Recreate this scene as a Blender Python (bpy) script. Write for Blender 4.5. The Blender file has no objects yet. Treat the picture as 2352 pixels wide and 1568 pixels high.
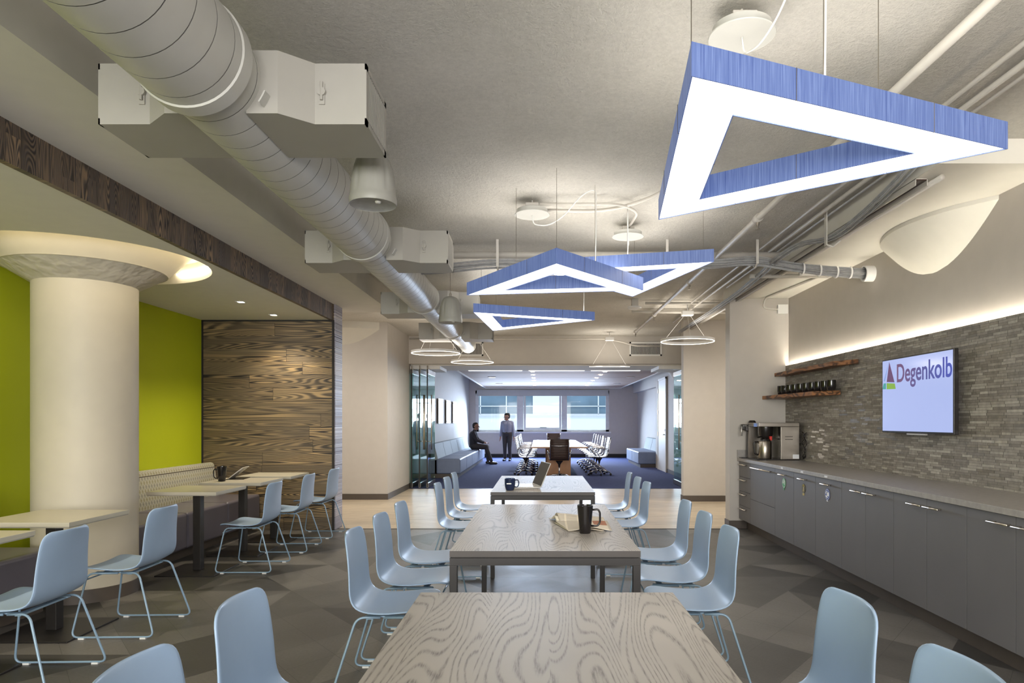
import bpy, bmesh, math, random
from mathutils import Vector, Matrix
random.seed(7)
PI = math.pi
scene = bpy.context.scene
COL = scene.collection
# ------------------------------------------------------------------ camera, world, sun, exposure
F = 1568.0; VX, VY = 1240.0, 966.0; EYE = 1.37
cam_d = bpy.data.cameras.new('camera'); cam = bpy.data.objects.new('camera', cam_d); COL.objects.link(cam)
cam.location = (0, 0, EYE); cam.rotation_euler = (PI/2, 0, 0)
cam_d.sensor_fit = 'HORIZONTAL'; cam_d.sensor_width = 36.0; cam_d.lens = 36.0*F/2352
cam_d.shift_x = (1176-VX)/2352; cam_d.shift_y = (VY-784)/2352
cam_d.clip_start = 0.05; cam_d.clip_end = 200
scene.camera = cam
scene.view_settings.view_transform = 'Standard'; scene.view_settings.look = 'None'
scene.view_settings.gamma = 1; scene.view_settings.use_curve_mapping = False
scene.view_settings.exposure = 1.45
world = bpy.data.worlds.new('world'); scene.world = world; world.use_nodes = True
bg = world.node_tree.nodes['Background']; bg.inputs[0].default_value = (0.62, 0.76, 1.0, 1); bg.inputs[1].default_value = .62
sun_d = bpy.data.lights.new('sun', 'SUN'); sun_d.energy = .35; sun_d.angle = 0.05; sun_d.color = (1, .97, .92)
sun = bpy.data.objects.new('sun', sun_d); COL.objects.link(sun); sun.rotation_euler = (math.radians(38), 0, math.radians(12))

def area(name, loc, size, energy, color, rot=(0, 0, 0), sy=None, spread=None):
    d = bpy.data.lights.new(name, 'AREA'); d.energy = energy; d.color = color; d.size = size
    if sy: d.shape = 'RECTANGLE'; d.size_y = sy
    if spread: d.spread = spread
    o = bpy.data.objects.new(name, d); COL.objects.link(o); o.location = loc; o.rotation_euler = rot; return o
def spot(name, loc, energy, color, ang=100, blend=.8, r=.04, rot=(0, 0, 0)):
    d = bpy.data.lights.new(name, 'SPOT'); d.energy = energy; d.color = color; d.spot_size = math.radians(ang); d.spot_blend = blend; d.shadow_soft_size = r
    o = bpy.data.objects.new(name, d); COL.objects.link(o); o.location = loc; o.rotation_euler = rot; return o
def at(x, y, Y): return Vector(((x-VX)*Y/F, Y, EYE-(y-VY)*Y/F))

# ------------------------------------------------------------------ materials
class G:
    def __init__(s, name):
        s.m = bpy.data.materials.new(name); s.m.use_nodes = True; s.t = s.m.node_tree; s.n = s.t.nodes
        s.b = s.n['Principled BSDF']; s.out = s.n['Material Output']
    def node(s, typ, **kw):
        nd = s.n.new(typ)
        for k, v in kw.items(): setattr(nd, k, v)
        return nd
    def put(s, sock, v):
        if v is None: return
        if isinstance(v, bpy.types.NodeSocket): s.t.links.new(v, sock)
        else:
            if isinstance(v, tuple) and len(v) == 3 and sock.type == 'RGBA': v = (*v, 1)
            sock.default_value = v
    def math(s, op, a, b=None, c=None):
        nd = s.node('ShaderNodeMath', operation=op); s.put(nd.inputs[0], a); s.put(nd.inputs[1], b); s.put(nd.inputs[2], c); return nd.outputs[0]
    def coord(s, kind='Object'): return s.node('ShaderNodeTexCoord').outputs[kind]
    def sep(s, v):
        nd = s.node('ShaderNodeSeparateXYZ'); s.put(nd.inputs[0], v); return nd.outputs
    def comb(s, x, y, z):
        nd = s.node('ShaderNodeCombineXYZ'); s.put(nd.inputs[0], x); s.put(nd.inputs[1], y); s.put(nd.inputs[2], z); return nd.outputs[0]
    def noise(s, vec, scale, detail=2, rough=.5, dist=0):
        nd = s.node('ShaderNodeTexNoise'); s.put(nd.inputs['Vector'], vec); nd.inputs['Scale'].default_value = scale
        nd.inputs['Detail'].default_value = detail; nd.inputs['Roughness'].default_value = rough; nd.inputs['Distortion'].default_value = dist
        return nd.outputs[0]
    def white(s, vec):
        nd = s.node('ShaderNodeTexWhiteNoise', noise_dimensions='3D'); s.put(nd.inputs['Vector'], vec); return nd.outputs['Value']
    def ramp(s, f, stops, interp='LINEAR'):
        nd = s.node('ShaderNodeValToRGB'); s.put(nd.inputs[0], f); cr = nd.color_ramp; cr.interpolation = interp
        while len(cr.elements) < len(stops): cr.elements.new(.5)
        for e, (p, c) in zip(cr.elements, stops): e.position = p; e.color = (*c, 1) if len(c) == 3 else c
        return nd.outputs[0]
    def mix(s, f, a, b, mode='MIX'):
        nd = s.node('ShaderNodeMix', data_type='RGBA', blend_type=mode); s.put(nd.inputs[0], f); s.put(nd.inputs[6], a); s.put(nd.inputs[7], b); return nd.outputs[2]
    def bump(s, h, strength=.3, dist=.01):
        nd = s.node('ShaderNodeBump'); nd.inputs['Strength'].default_value = strength; nd.inputs['Distance'].default_value = dist
        s.put(nd.inputs['Height'], h); s.t.links.new(nd.outputs[0], s.b.inputs['Normal'])
    def fin(s, color=None, rough=None, metal=None, emis=None, estr=None, spec=None):
        s.put(s.b.inputs['Base Color'], color); s.put(s.b.inputs['Roughness'], rough); s.put(s.b.inputs['Metallic'], metal)
        if emis is not None: s.put(s.b.inputs['Emission Color'], emis); s.put(s.b.inputs['Emission Strength'], estr)
        if spec is not None: s.put(s.b.inputs['Specular IOR Level'], spec)
        return s.m
def plain(name, c, rough=.5, metal=0, var=.06, scale=8, bump=0, bscale=150, spec=None):
    g = G(name); co = g.coord()
    n = g.noise(co, scale, 3)
    a = tuple(max(0, x*(1-var)) for x in c); b = tuple(min(1, x*(1+var)) for x in c)
    col = g.ramp(n, [(.3, a), (.7, b)])
    if bump: g.bump(g.noise(co, bscale, 3), bump, .004)
    return g.fin(col, rough, metal, spec=spec)
def glow(name, c, s, base=(.8, .8, .8)):
    g = G(name); return g.fin(base, .5, 0, c, s)

M = {}
M['paint'] = plain('wall_paint', (.52, .485, .44), .75, var=.02, bump=.05)
M['paint_grey'] = plain('grey_wall_paint', (.52, .48, .44), .75, var=.02, bump=.05)
M['soffit'] = plain('soffit_paint', (.68, .655, .59), .8, var=.02)
M['white'] = plain('white_paint', (.75, .74, .71), .5, var=.02)
M['duct'] = plain('duct_paint', (.50, .495, .46), .4, var=.03)
M['diffuser_paint'] = plain('diffuser_paint', (.36, .345, .31), .5, var=.02)
M['speaker'] = plain('speaker_grey', (.30, .295, .265), .45, var=.02)
M['seam'] = plain('seam_shade', (.17, .165, .15), .7)  # dark groove colour stands in for shade in the duct seams
M['pipe'] = plain('pipe_paint', (.56, .53, .48), .5, var=.04)
M['lime'] = plain('lime_paint', (.42, .48, .006), .6, var=.03, scale=1)
M['base_brown'] = plain('baseboard_brown', (.085, .068, .055), .5)
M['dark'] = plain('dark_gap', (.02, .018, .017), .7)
M['black_metal'] = plain('black_metal', (.025, .022, .02), .4, .3)
M['bronze'] = plain('bronze_tube', (.018, .015, .014), .45, .2)
M['steel'] = plain('brushed_steel', (.40, .36, .31), .3, 1)
M['chrome'] = plain('chrome', (.6, .59, .6), .2, 1, var=.01)
M['nickel'] = plain('nickel', (.8, .74, .66), .3, 1)
M['chair_blue'] = plain('chair_blue_plastic', (.30, .41, .57), .42, var=.02)
M['chair_tube'] = plain('chair_blue_tube', (.22, .32, .42), .35, .1, var=.02)
M['clear'] = plain('clear_glide', (.7, .7, .68), .3)
M['cabinet'] = plain('cabinet_laminate', (.135, .130, .134), .5, var=.04, scale=3)
M['counter'] = plain('counter_laminate', (.32, .30, .28), .42, var=.12, scale=30)
M['cream'] = plain('cream_laminate', (.45, .415, .335), .35, var=.02)
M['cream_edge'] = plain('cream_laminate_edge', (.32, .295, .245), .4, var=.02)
M['purple'] = plain('purple_vinyl', (.12, .11, .135), .33, var=.08, scale=3)
M['blueseat'] = plain('blue_vinyl', (.20, .245, .36), .5, var=.05)
M['greyseat'] = plain('grey_fabric', (.31, .36, .38), .75, var=.06, scale=30)
M['ceramic'] = plain('black_glaze', (.012, .01, .01), .12, var=.2)
M['navy'] = plain('navy_glaze', (.012, .02, .06), .12, var=.1)
M['screen_off'] = plain('dark_screen', (.06, .054, .048), .6, var=.03)
M['silver'] = plain('silver_plastic', (.5, .48, .45), .35, .4)
M['paper'] = plain('paper', (.75, .68, .56), .7, var=.03)
M['shade'] = plain('roller_shade', (.5, .5, .48), .8, var=.02)
M['frame_alu'] = plain('window_aluminium', (.62, .62, .60), .5, .0)
M['skin'] = plain('skin', (.36, .2, .14), .55, var=.05)
M['shirt_light'] = plain('lavender_shirt', (.26, .28, .38), .8, var=.08)
M['cloth_dark'] = plain('dark_cloth', (.03, .028, .035), .85, var=.15)
M['trouser'] = plain('charcoal_cloth', (.045, .04, .042), .85, var=.1)
M['hair'] = plain('dark_hair', (.015, .012, .01), .7)
M['conf_wood'] = plain('conference_wood', (.42, .19, .07), .4, var=.12, scale=5)
M['leather'] = plain('brown_leather', (.045, .022, .016), .35, var=.1)
M['mesh_rib'] = plain('pale_mesh', (.4,.43,.5), .45, var=.03)
M['cable_grey'] = plain('grey_cable', (.34, .34, .34), .5, var=.15, scale=20)
M['white_plastic'] = plain('white_plastic', (.75, .74, .72), .4, var=.01)
M['facade'] = plain('white_facade', (.8, .81, .82), .8, var=.01)
M['facade_glass'] = plain('facade_glass', (.15, .22, .27), .2, var=.2, scale=1)
M['cloud'] = plain('warm_ceiling_panel', (.36, .25, .19), .7, var=.03)
M['red'] = plain('red_plastic', (.6, .03, .02), .4)
M['coffee_black'] = plain('black_plastic', (.018, .015, .014), .25)
M['lamp_white'] = glow('lamp_diffuser', (1, .955, .88), 2.3)
M['lamp_top'] = glow('lamp_top_diffuser', (1, .95, .87), 2.2)
M['ring_glow'] = glow('ring_glow', (1, .93, .82), 1.6)
M['spot_glow'] = glow('spot_glow', (1, .9, .72), 25)
M['strip_glow'] = glow('strip_glow', (1, .93, .78), 34)
M['strip_warm'] = glow('strip_warm', (1, .86, .58), 7)
M['slot_glow'] = glow('slot_glow', (.95, .97, 1), 1.0)
M['tv'] = glow('tv_screen', (.43, .51, .86), .36, (.02, .02, .02))
M['tv'].node_tree.nodes['Principled BSDF'].inputs['Roughness'].default_value = .12
for k, c in (('tv_purple', (.13, .05, .14)), ('tv_green', (.22, .42, .04)), ('tv_teal', (.06, .34, .32)), ('tv_blue', (.24, .36, .72))):
    M[k] = glow(k, c, .36, (.01, .01, .01))

def m_pendant():
    g = G('pendant_blue'); co = g.sep(g.coord())
    # fine vertical fibres: vary along the horizontal only
    v = g.comb(co[0], co[1], g.math('MULTIPLY', co[2], .02))
    n = g.noise(v, 220, 2, .6)
    col = g.ramp(n, [(.3, (.05, .08, .22)), (.7, (.12, .17, .34))])
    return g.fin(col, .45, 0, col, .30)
M['pendant'] = m_pendant()

def m_floor():
    g = G('slate_floor'); x, y, z = g.sep(g.coord())
    sx, sy = .80, 1.0
    a = g.math('ADD', g.math('DIVIDE', x, sx), g.math('DIVIDE', y, sy)); b = g.math('SUBTRACT', g.math('DIVIDE', x, sx), g.math('DIVIDE', y, sy))
    fa, fb = g.math('FLOOR', a), g.math('FLOOR', b); ra, rb = g.math('FRACT', a), g.math('FRACT', b)
    cellr = g.white(g.comb(fa, fb, 3.3))
    tri1 = g.math('GREATER_THAN', ra, rb); tri2 = g.math('GREATER_THAN', g.math('ADD', ra, rb), 1)
    t = g.math('MULTIPLY', g.math('GREATER_THAN', cellr, .35), g.math('ADD', g.math('MULTIPLY', tri1, g.math('GREATER_THAN', cellr, .65)), g.math('MULTIPLY', tri2, g.math('LESS_THAN', cellr, .65))))
    r = g.white(g.comb(fa, fb, t))
    base = g.ramp(r, [(0, (.058, .054, .050)), (.2, (.125, .116, .107)), (.45, (.095, .089, .082)), (.68, (.165, .153, .141)), (.85, (.115, .107, .099))], 'CONSTANT')
    fine = g.noise(g.coord(), 60, 5, .7); cloud = g.noise(g.coord(), 3, 4, .6)
    base = g.mix(1, base, g.ramp(fine, [(.3, (.86, .86, .86)), (.7, (1.12, 1.12, 1.12))]), 'MULTIPLY')
    base = g.mix(1, base, g.ramp(cloud, [(.3, (.88, .88, .88)), (.7, (1.1, 1.1, 1.1))]), 'MULTIPLY')
    def line(f): return g.math('LESS_THAN', g.math('ABSOLUTE', g.math('SUBTRACT', g.math('FRACT', f), .5)), .4965)
    ln = g.math('MULTIPLY', line(g.math('MULTIPLY', a, 2)), line(g.math('MULTIPLY', b, 2)))
    base = g.mix(ln, (.05, .045, .04), base)
    g.bump(fine, .15, .003)
    return g.fin(base, g.ramp(cloud, [(.2, (.36, .36, .36)), (.8, (.5, .5, .5))]))
M['floor'] = m_floor()

def contour(g, vec, scale, rings, seedz=None, fine_vec=None, detail=2):
    f = g.noise(vec, scale, detail, .5, .3)
    s = g.math('SINE', g.math('MULTIPLY', f, rings*2*PI))
    return g.math('ADD', g.math('MULTIPLY', s, .5), .5)
def m_oak():
    g = G('grey_oak'); x, y, z = g.sep(g.coord())
    w = .19
    idx = g.math('FLOOR', g.math('DIVIDE', x, w)); rnd = g.white(g.comb(idx, 1.7, .3))
    v = g.comb(g.math('MULTIPLY', x, 4.2), g.math('ADD', g.math('MULTIPLY', y, .62), g.math('MULTIPLY', rnd, 3)), g.math('MULTIPLY', idx, .9))
    c = contour(g, v, 1.0, 40, detail=1)
    por = g.noise(g.comb(g.math('MULTIPLY', x, 260), g.math('MULTIPLY', y, 22), z), 1, 2, .6)
    grain = g.math('MULTIPLY', g.math('POWER', c, 5), g.ramp(por, [(.35, (1, 1, 1)), (.6, (.25, .25, .25))]))
    col = g.ramp(grain, [(0, (.37, .34, .305)), (.5, (.235, .212, .188)), (1, (.14, .124, .11))])
    col = g.mix(1, col, g.ramp(g.noise(g.coord(), 2.2, 2), [(.3, (.88, .88, .88)), (.7, (1.1, 1.1, 1.1))]), 'MULTIPLY')
    g.bump(grain, .1, -.002)
    return g.fin(col, .43)
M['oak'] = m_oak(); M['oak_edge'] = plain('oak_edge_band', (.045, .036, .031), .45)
def m_planks(name, vertical, light, mid, dark, h=.162, axis='x'):
    g = G(name); x, y, z = g.sep(g.coord())
    if vertical: u, v, along = z, y, .5
    else: u, v, along = x, z, 1
    idx = g.math('FLOOR', g.math('DIVIDE', v, h)); rnd = g.white(g.comb(idx, 4.1, .3))
    fr = g.math('FRACT', g.math('DIVIDE', v, h))
    ln = 1.9
    q = g.math('DIVIDE', g.math('ADD', u, g.math('MULTIPLY', rnd, 1.9)), ln); seg = g.math('FLOOR', q)
    rr = g.white(g.comb(idx, seg, .9))
    vec = g.comb(g.math('MULTIPLY', u, .75 if not vertical else 2.0), g.math('MULTIPLY', v, 11 if not vertical else 15), g.math('ADD', g.math('MULTIPLY', idx, 2.37), g.math('MULTIPLY', seg, 5.1)))
    c = contour(g, vec, .62, 26, detail=1)
    gr = g.math('POWER', c, 1.6)
    col = g.ramp(gr, [(0, light), (.35, mid), (.85, dark)])
    big = g.noise(g.comb(g.math('MULTIPLY', u, .7), g.math('MULTIPLY', v, 4), rr), 1.2, 1)
    col = g.mix(g.ramp(big, [(.4, (0, 0, 0)), (.62, (.85, .85, .85))]), col, mid)
    tone = g.ramp(rr, [(0, (.62, .62, .66)), (1, (1.2, 1.17, 1.1))])
    col = g.mix(1, col, tone, 'MULTIPLY')
    gap = g.math('GREATER_THAN', fr, .022) if vertical else g.math('MULTIPLY', g.math('GREATER_THAN', fr, .018), g.math('GREATER_THAN', g.math('FRACT', q), .002))
    col = g.mix(gap, (.01, .008, .007), col)
    g.bump(g.math('MULTIPLY', gap, g.math('SUBTRACT', 1.2, gr)), .35, .004)
    return g.fin(col, .5)
M['charred'] = m_planks('charred_planks', False, (.36, .255, .13), (.15, .115, .072), (.025, .018, .014))
M['charred_v'] = m_planks('charred_fascia', True, (.30, .205, .125), (.13, .095, .07), (.03, .022, .018), h=.10)
M['whitewash'] = m_planks('whitewash_planks', False, (.5, .47, .5), (.35, .33, .38), (.22, .2, .25))
def m_lightfloor():
    g = G('pale_oak_floor'); x, y, z = g.sep(g.coord())
    idx = g.math('FLOOR', g.math('DIVIDE', y, .3)); rnd = g.white(g.comb(idx, 2, .3)); seg = g.math('FLOOR', g.math('DIVIDE', g.math('ADD', x, g.math('MULTIPLY', rnd, 3)), 1.5))
    rr = g.white(g.comb(idx, seg, .2))
    n = g.noise(g.comb(g.math('MULTIPLY', x, 2), g.math('MULTIPLY', y, 9), rr), 1.5, 4, .6)
    col = g.ramp(n, [(.25, (.36, .29, .20)), (.75, (.56, .48, .37))])
    col = g.mix(1, col, g.ramp(rr, [(0, (.9, .9, .9)), (1, (1.08, 1.07, 1.05))]), 'MULTIPLY')
    return g.fin(col, .38)
M['light_floor'] = m_lightfloor()
def m_carpet():
    g = G('blue_carpet'); x, y, z = g.sep(g.coord())
    n = g.noise(g.comb(g.math('MULTIPLY', x, 4), g.math('MULTIPLY', y, 30), 0), 3, 4, .7); f = g.noise(g.coord(), 250, 3, .7)
    col = g.ramp(n, [(.3, (.04, .05, .125)), (.7, (.09, .108, .23))])
    g.bump(f, .4, .006)
    return g.fin(col, .95, spec=.1)
M['carpet'] = m_carpet()
def m_ceiling():
    g = G('sprayed_concrete'); co = g.coord(); x, y, z = g.sep(co)
    n = g.noise(co, 45, 6, .75); b = g.noise(co, 1.3, 4, .6)
    col = g.ramp(b, [(.25, (.60, .575, .52)), (.75, (.74, .71, .65))])
    col = g.mix(1, col, g.ramp(n, [(.3, (.88, .88, .88)), (.7, (1.08, 1.08, 1.08))]), 'MULTIPLY')
    seam = g.math('MULTIPLY', g.math('GREATER_THAN', g.math('FRACT', g.math('DIVIDE', g.math('ADD', x, .05), 1.25)), .006), g.math('GREATER_THAN', g.math('FRACT', g.math('DIVIDE', g.math('ADD', y, .2), 1.25)), .008))
    h = g.math('ADD', g.math('MULTIPLY', n, 1.0), g.math('MULTIPLY', seam, .35))
    g.bump(h, .8, .03)
    return g.fin(col, .9)
M['ceiling'] = m_ceiling()
def m_stone():
    g = G('ledger_stone'); x, y, z = g.sep(g.coord()); h = .019
    row = g.math('FLOOR', g.math('DIVIDE', z, h)); ro = g.white(g.comb(row, .5, .1))
    ln = g.math('ADD', .09, g.math('MULTIPLY', g.white(g.comb(row, 7, 2)), .11))
    q = g.math('DIVIDE', g.math('ADD', y, g.math('MULTIPLY', ro, 5)), ln); c = g.math('FLOOR', q)
    r = g.white(g.comb(row, c, 1.1)); r2 = g.white(g.comb(row, c, 8.1))
    col = g.ramp(r, [(0, (.19, .17, .145)), (.3, (.235, .212, .182)), (.55, (.27, .245, .21)), (.8, (.32, .293, .253)), (1, (.42, .39, .34))])
    n = g.noise(g.coord(), 25, 4, .7)
    col = g.mix(1, col, g.ramp(n, [(.3, (.75, .75, .75)), (.7, (1.2, 1.2, 1.2))]), 'MULTIPLY')
    edge = g.math('GREATER_THAN', g.math('FRACT', g.math('DIVIDE', z, h)), .07)
    edge2 = g.math('GREATER_THAN', g.math('FRACT', q), .03)
    e = g.math('MULTIPLY', edge, edge2)
    col = g.mix(e, (.10, .09, .077), col)
    g.bump(g.math('MULTIPLY', e, g.math('ADD', .25, g.math('ADD', g.math('MULTIPLY', r2, .8), g.math('MULTIPLY', n, .15)))), .9, .012)
    rough = g.ramp(r2, [(0, (.6, .6, .6)), (.84, (.55, .55, .55)), (.9, (.16, .16, .16))])
    return g.fin(col, rough)
M['stone'] = m_stone()
def m_pattern():
    g = G('patterned_upholstery'); x, y, z = g.sep(g.coord())
    s = .05; zz = g.math('DIVIDE', z, .042); row = g.math('FLOOR', zz)
    yy = g.math('ADD', g.math('DIVIDE', y, s), g.math('MULTIPLY', g.math('MODULO', row, 2), .5))
    u = g.math('SUBTRACT', g.math('FRACT', yy), .5); v = g.math('SUBTRACT', g.math('FRACT', zz), .5)
    d = g.math('ADD', g.math('MULTIPLY', g.math('ABSOLUTE', u), 2.2), g.math('ABSOLUTE', v))
    alt = g.math('MODULO', g.math('ABSOLUTE', row), 2)
    inner = g.mix(alt, (.085, .09, .095), (.17, .14, .02))
    col = g.ramp(d, [(0, (1, 1, 1)), (.2, (0, 0, 0)), (.42, (1, 1, 1)), (.5, (1, 1, 1)), (.58, (0, 0, 0))], 'CONSTANT')
    c = g.mix(col, (.40, .385, .31), inner)
    return g.fin(c, .8)
M['pattern'] = m_pattern()
def m_livewood():
    g = G('walnut_slab'); x, y, z = g.sep(g.coord())
    c = contour(g, g.comb(g.math('MULTIPLY', x, 9), g.math('MULTIPLY', y, 1.8), g.math('MULTIPLY', z, 9)), 1, 7)
    return g.fin(g.ramp(c, [(0, (.34, .15, .06)), (.7, (.17, .07, .03)), (1, (.05, .022, .012))]), .45)
M['walnut'] = m_livewood()
def m_glass(name, tint, refl=.12):
    g = G(name); g.n.remove(g.b)
    tr = g.node('ShaderNodeBsdfTransparent'); tr.inputs[0].default_value = (*tint, 1)
    gl = g.node('ShaderNodeBsdfGlossy'); gl.inputs['Roughness'].default_value = .02; gl.inputs[0].default_value = (1, 1, 1, 1)
    lw = g.node('ShaderNodeLayerWeight'); lw.inputs[0].default_value = .5
    f = g.math('ADD', g.math('MULTIPLY', g.math('POWER', lw.outputs['Facing'], 3), .35), refl*.4)
    mx = g.node('ShaderNodeMixShader'); g.put(mx.inputs[0], f); g.t.links.new(tr.outputs[0], mx.inputs[1]); g.t.links.new(gl.outputs[0], mx.inputs[2])
    g.t.links.new(mx.outputs[0], g.out.inputs[0]); return g.m
M['glass'] = m_glass('clear_glass', (.95, .98, .98), .02)
M['green_glass'] = m_glass('green_glass', (.62, .80, .74), .3)
def m_tvtext():
    g = G('tv_text'); x, y, z = g.sep(g.coord('Generated'))
    c = g.ramp(x, [(0, (.14, .045, .13)), (.55, (.055, .06, .28)), (1, (.035, .06, .42))])
    return g.fin((.01, .01, .01), .3, 0, c, .36)
M['tv_text'] = m_tvtext()

# ------------------------------------------------------------------ mesh builder
class MB:
    def __init__(s): s.bm = bmesh.new()
    def box(s, x0, x1, y0, y1, z0, z1, mat=None):
        vs = [s.bm.verts.new((x, y, z)) for z in (z0, z1) for y in (y0, y1) for x in (x0, x1)]
        if mat is not None:
            for v in vs: v.co = mat @ v.co
        for f in ((0, 2, 3, 1), (4, 5, 7, 6), (0, 1, 5, 4), (2, 6, 7, 3), (0, 4, 6, 2), (1, 3, 7, 5)): s.bm.faces.new([vs[i] for i in f])
        return s
    def tube(s, path, r, n=8, caps=True, closed=False, rad=None):
        P = [Vector(p) for p in path]; N = len(P); rings = []
        d0 = (P[1]-P[0]).normalized(); up = Vector((0, 0, 1)) if abs(d0.z) < .9 else Vector((1, 0, 0)); u = d0.cross(up).normalized()
        for i in range(N):
            if closed: d = (P[(i+1) % N]-P[i-1]).normalized()
            else: d = ((P[min(i+1, N-1)]-P[i]).normalized()+(P[i]-P[max(i-1, 0)]).normalized()).normalized()
            u = (u-d*u.dot(d)).normalized(); w = d.cross(u); rr = rad[i] if rad else r
            rings.append([s.bm.verts.new(P[i]+(u*math.cos(2*PI*k/n)+w*math.sin(2*PI*k/n))*rr) for k in range(n)])
        for i in range(N if closed else N-1):
            a, b = rings[i], rings[(i+1) % N]
            for k in range(n): s.bm.faces.new((a[k], a[(k+1) % n], b[(k+1) % n], b[k]))
        if caps and not closed: s.bm.faces.new(rings[0][::-1]); s.bm.faces.new(rings[-1])
        return s
    def lathe(s, prof, c=(0, 0, 0), n=32, cap0=True, cap1=True, mat=None, a0=0, a1=2*PI):
        full = abs(a1-a0-2*PI) < 1e-6; m = n if full else n+1; rings = []
        for r, z in prof:
            ring = [s.bm.verts.new((c[0]+r*math.cos(a0+(a1-a0)*k/n), c[1]+r*math.sin(a0+(a1-a0)*k/n), c[2]+z)) for k in range(m)]
            if mat is not None:
                for v in ring: v.co = mat @ v.co
            rings.append(ring)
        for a, b in zip(rings, rings[1:]):
            for k in range(n): s.bm.faces.new((a[k], a[(k+1) % m], b[(k+1) % m], b[k]))
        if cap0: s.bm.faces.new(rings[0][::-1])
        if cap1: s.bm.faces.new(rings[-1])
        return s
    def prism(s, poly, z0, z1, mat=None):
        a = [s.bm.verts.new((p[0], p[1], z0)) for p in poly]; b = [s.bm.verts.new((p[0], p[1], z1)) for p in poly]
        if mat is not None:
            for v in a+b: v.co = mat @ v.co
        n = len(poly); s.bm.faces.new(a[::-1]); s.bm.faces.new(b)
        for i in range(n): s.bm.faces.new((a[i], a[(i+1) % n], b[(i+1) % n], b[i]))
        return s
    def grid(s, rows):
        vs = [[s.bm.verts.new(p) for p in r] for r in rows]
        for a, b in zip(vs, vs[1:]):
            for i in range(len(a)-1): s.bm.faces.new((a[i], a[i+1], b[i+1], b[i]))
        return s
    def build(s, name, mat, parent=None, loc=None, smooth=False, bevel=0, seg=2, solid=0, sub=0, auto=None):
        bmesh.ops.recalc_face_normals(s.bm, faces=s.bm.faces[:])
        me = bpy.data.meshes.new(name); s.bm.to_mesh(me); s.bm.free()
        o = bpy.data.objects.new(name, me); COL.objects.link(o)
        me.materials.append(M[mat] if isinstance(mat, str) else mat)
        if loc is not None: o.location = loc
        if parent: o.parent = parent
        if smooth or auto:
            for p in me.polygons: p.use_smooth = True
        if auto: me.set_sharp_from_angle(angle=math.radians(auto))
        if solid: md = o.modifiers.new('s', 'SOLIDIFY'); md.thickness = solid; md.offset = 0
        if bevel: md = o.modifiers.new('b', 'BEVEL'); md.width = bevel; md.segments = seg; md.limit_method = 'ANGLE'; md.angle_limit = math.radians(35)
        if bevel:
            for p in me.polygons: p.use_smooth = True
            md.harden_normals = True
        if sub: md = o.modifiers.new('u', 'SUBSURF'); md.levels = sub; md.render_levels = sub
        return o
def fillet(pts, r, n=5):
    P = [Vector(p) for p in pts]; out = [P[0]]
    for i in range(1, len(P)-1):
        a = (P[i-1]-P[i]); b = (P[i+1]-P[i]); rr = min(r, a.length*.45, b.length*.45); a.normalize(); b.normalize()
        p0 = P[i]+a*rr; p1 = P[i]+b*rr
        for k in range(n+1):
            t = k/n; out.append(p0*(1-t)**2+P[i]*2*t*(1-t)+p1*t*t)
    out.append(P[-1]); return out
def tag(o, label, cat, group=None, kind=None):
    o['label'] = label; o['category'] = cat
    if group: o['group'] = group
    if kind: o['kind'] = kind
    return o
def thing(name, label, cat, loc=(0, 0, 0), rz=0, group=None):
    o = bpy.data.objects.new(name, None); COL.objects.link(o); o.location = loc; o.rotation_euler = (0, 0, rz); o.empty_display_size = .1
    return tag(o, label, cat, group)
def struct(o, label=None):
    o['kind'] = 'structure'
    if label: o['label'] = label
    return o
def B(name, mat, x0, x1, y0, y1, z0, z1, parent=None, **k): return MB().box(x0, x1, y0, y1, z0, z1).build(name, mat, parent, **k)
def dup(root, loc, rz, label, group=None):
    def cp(o, par):
        c = o.copy(); COL.objects.link(c); c.parent = par
        for ch in o.children: cp(ch, c)
        return c
    r = cp(root, None); r.location = loc; r.rotation_euler = (0, 0, rz); r['label'] = label
    if group: r['group'] = group
    return r
def rbox(x0, x1, y0, y1, z0, z1): return MB().box(x0, x1, y0, y1, z0, z1)

# ------------------------------------------------------------------ structure
CZ = 3.08                       # slab height
struct(B('floor', 'floor', -4.4, 3.4, -4.5, 8.66, -.1, 0))
struct(B('floor', 'light_floor', -9, 9, 8.66, 13.77, -.1, 0))
struct(B('floor', 'carpet', -3.2, 3.9, 13.77, 25.8, -.1, 0))
struct(B('ceiling', 'ceiling', -9, 9, -4.5, 25.8, CZ, CZ+.2))
struct(B('wall_left', 'lime', -4.4, -4.23, -4.5, 8.7, 0, CZ))
struct(B('wall_right', 'paint_grey', 3.17, 3.35, -4.5, 8.9, 0, CZ))
struct(B('wall_right', 'stone', 3.13, 3.14, -4.3, 8.70, 2.035, 2.07), 'stone lip in front of the strip light')
struct(B('wall_right', 'stone', 3.13, 3.17, -4.3, 8.70, .90, 2.035), 'stacked grey ledger stone facing')
# unseen wall behind the camera; window openings added to let sky light in
struct(B('wall_back', 'paint', -4.23, 3.17, -4.5, -4.35, 0, .7)); struct(B('wall_back', 'paint', -4.23, 3.17, -4.5, -4.35, 2.85, CZ))
for x0, x1 in ((-4.23, -3.4), (-.7, -.3), (2.4, 3.17)): struct(B('wall_back', 'paint', x0, x1, -4.5, -4.35, .7, 2.85))
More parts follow.
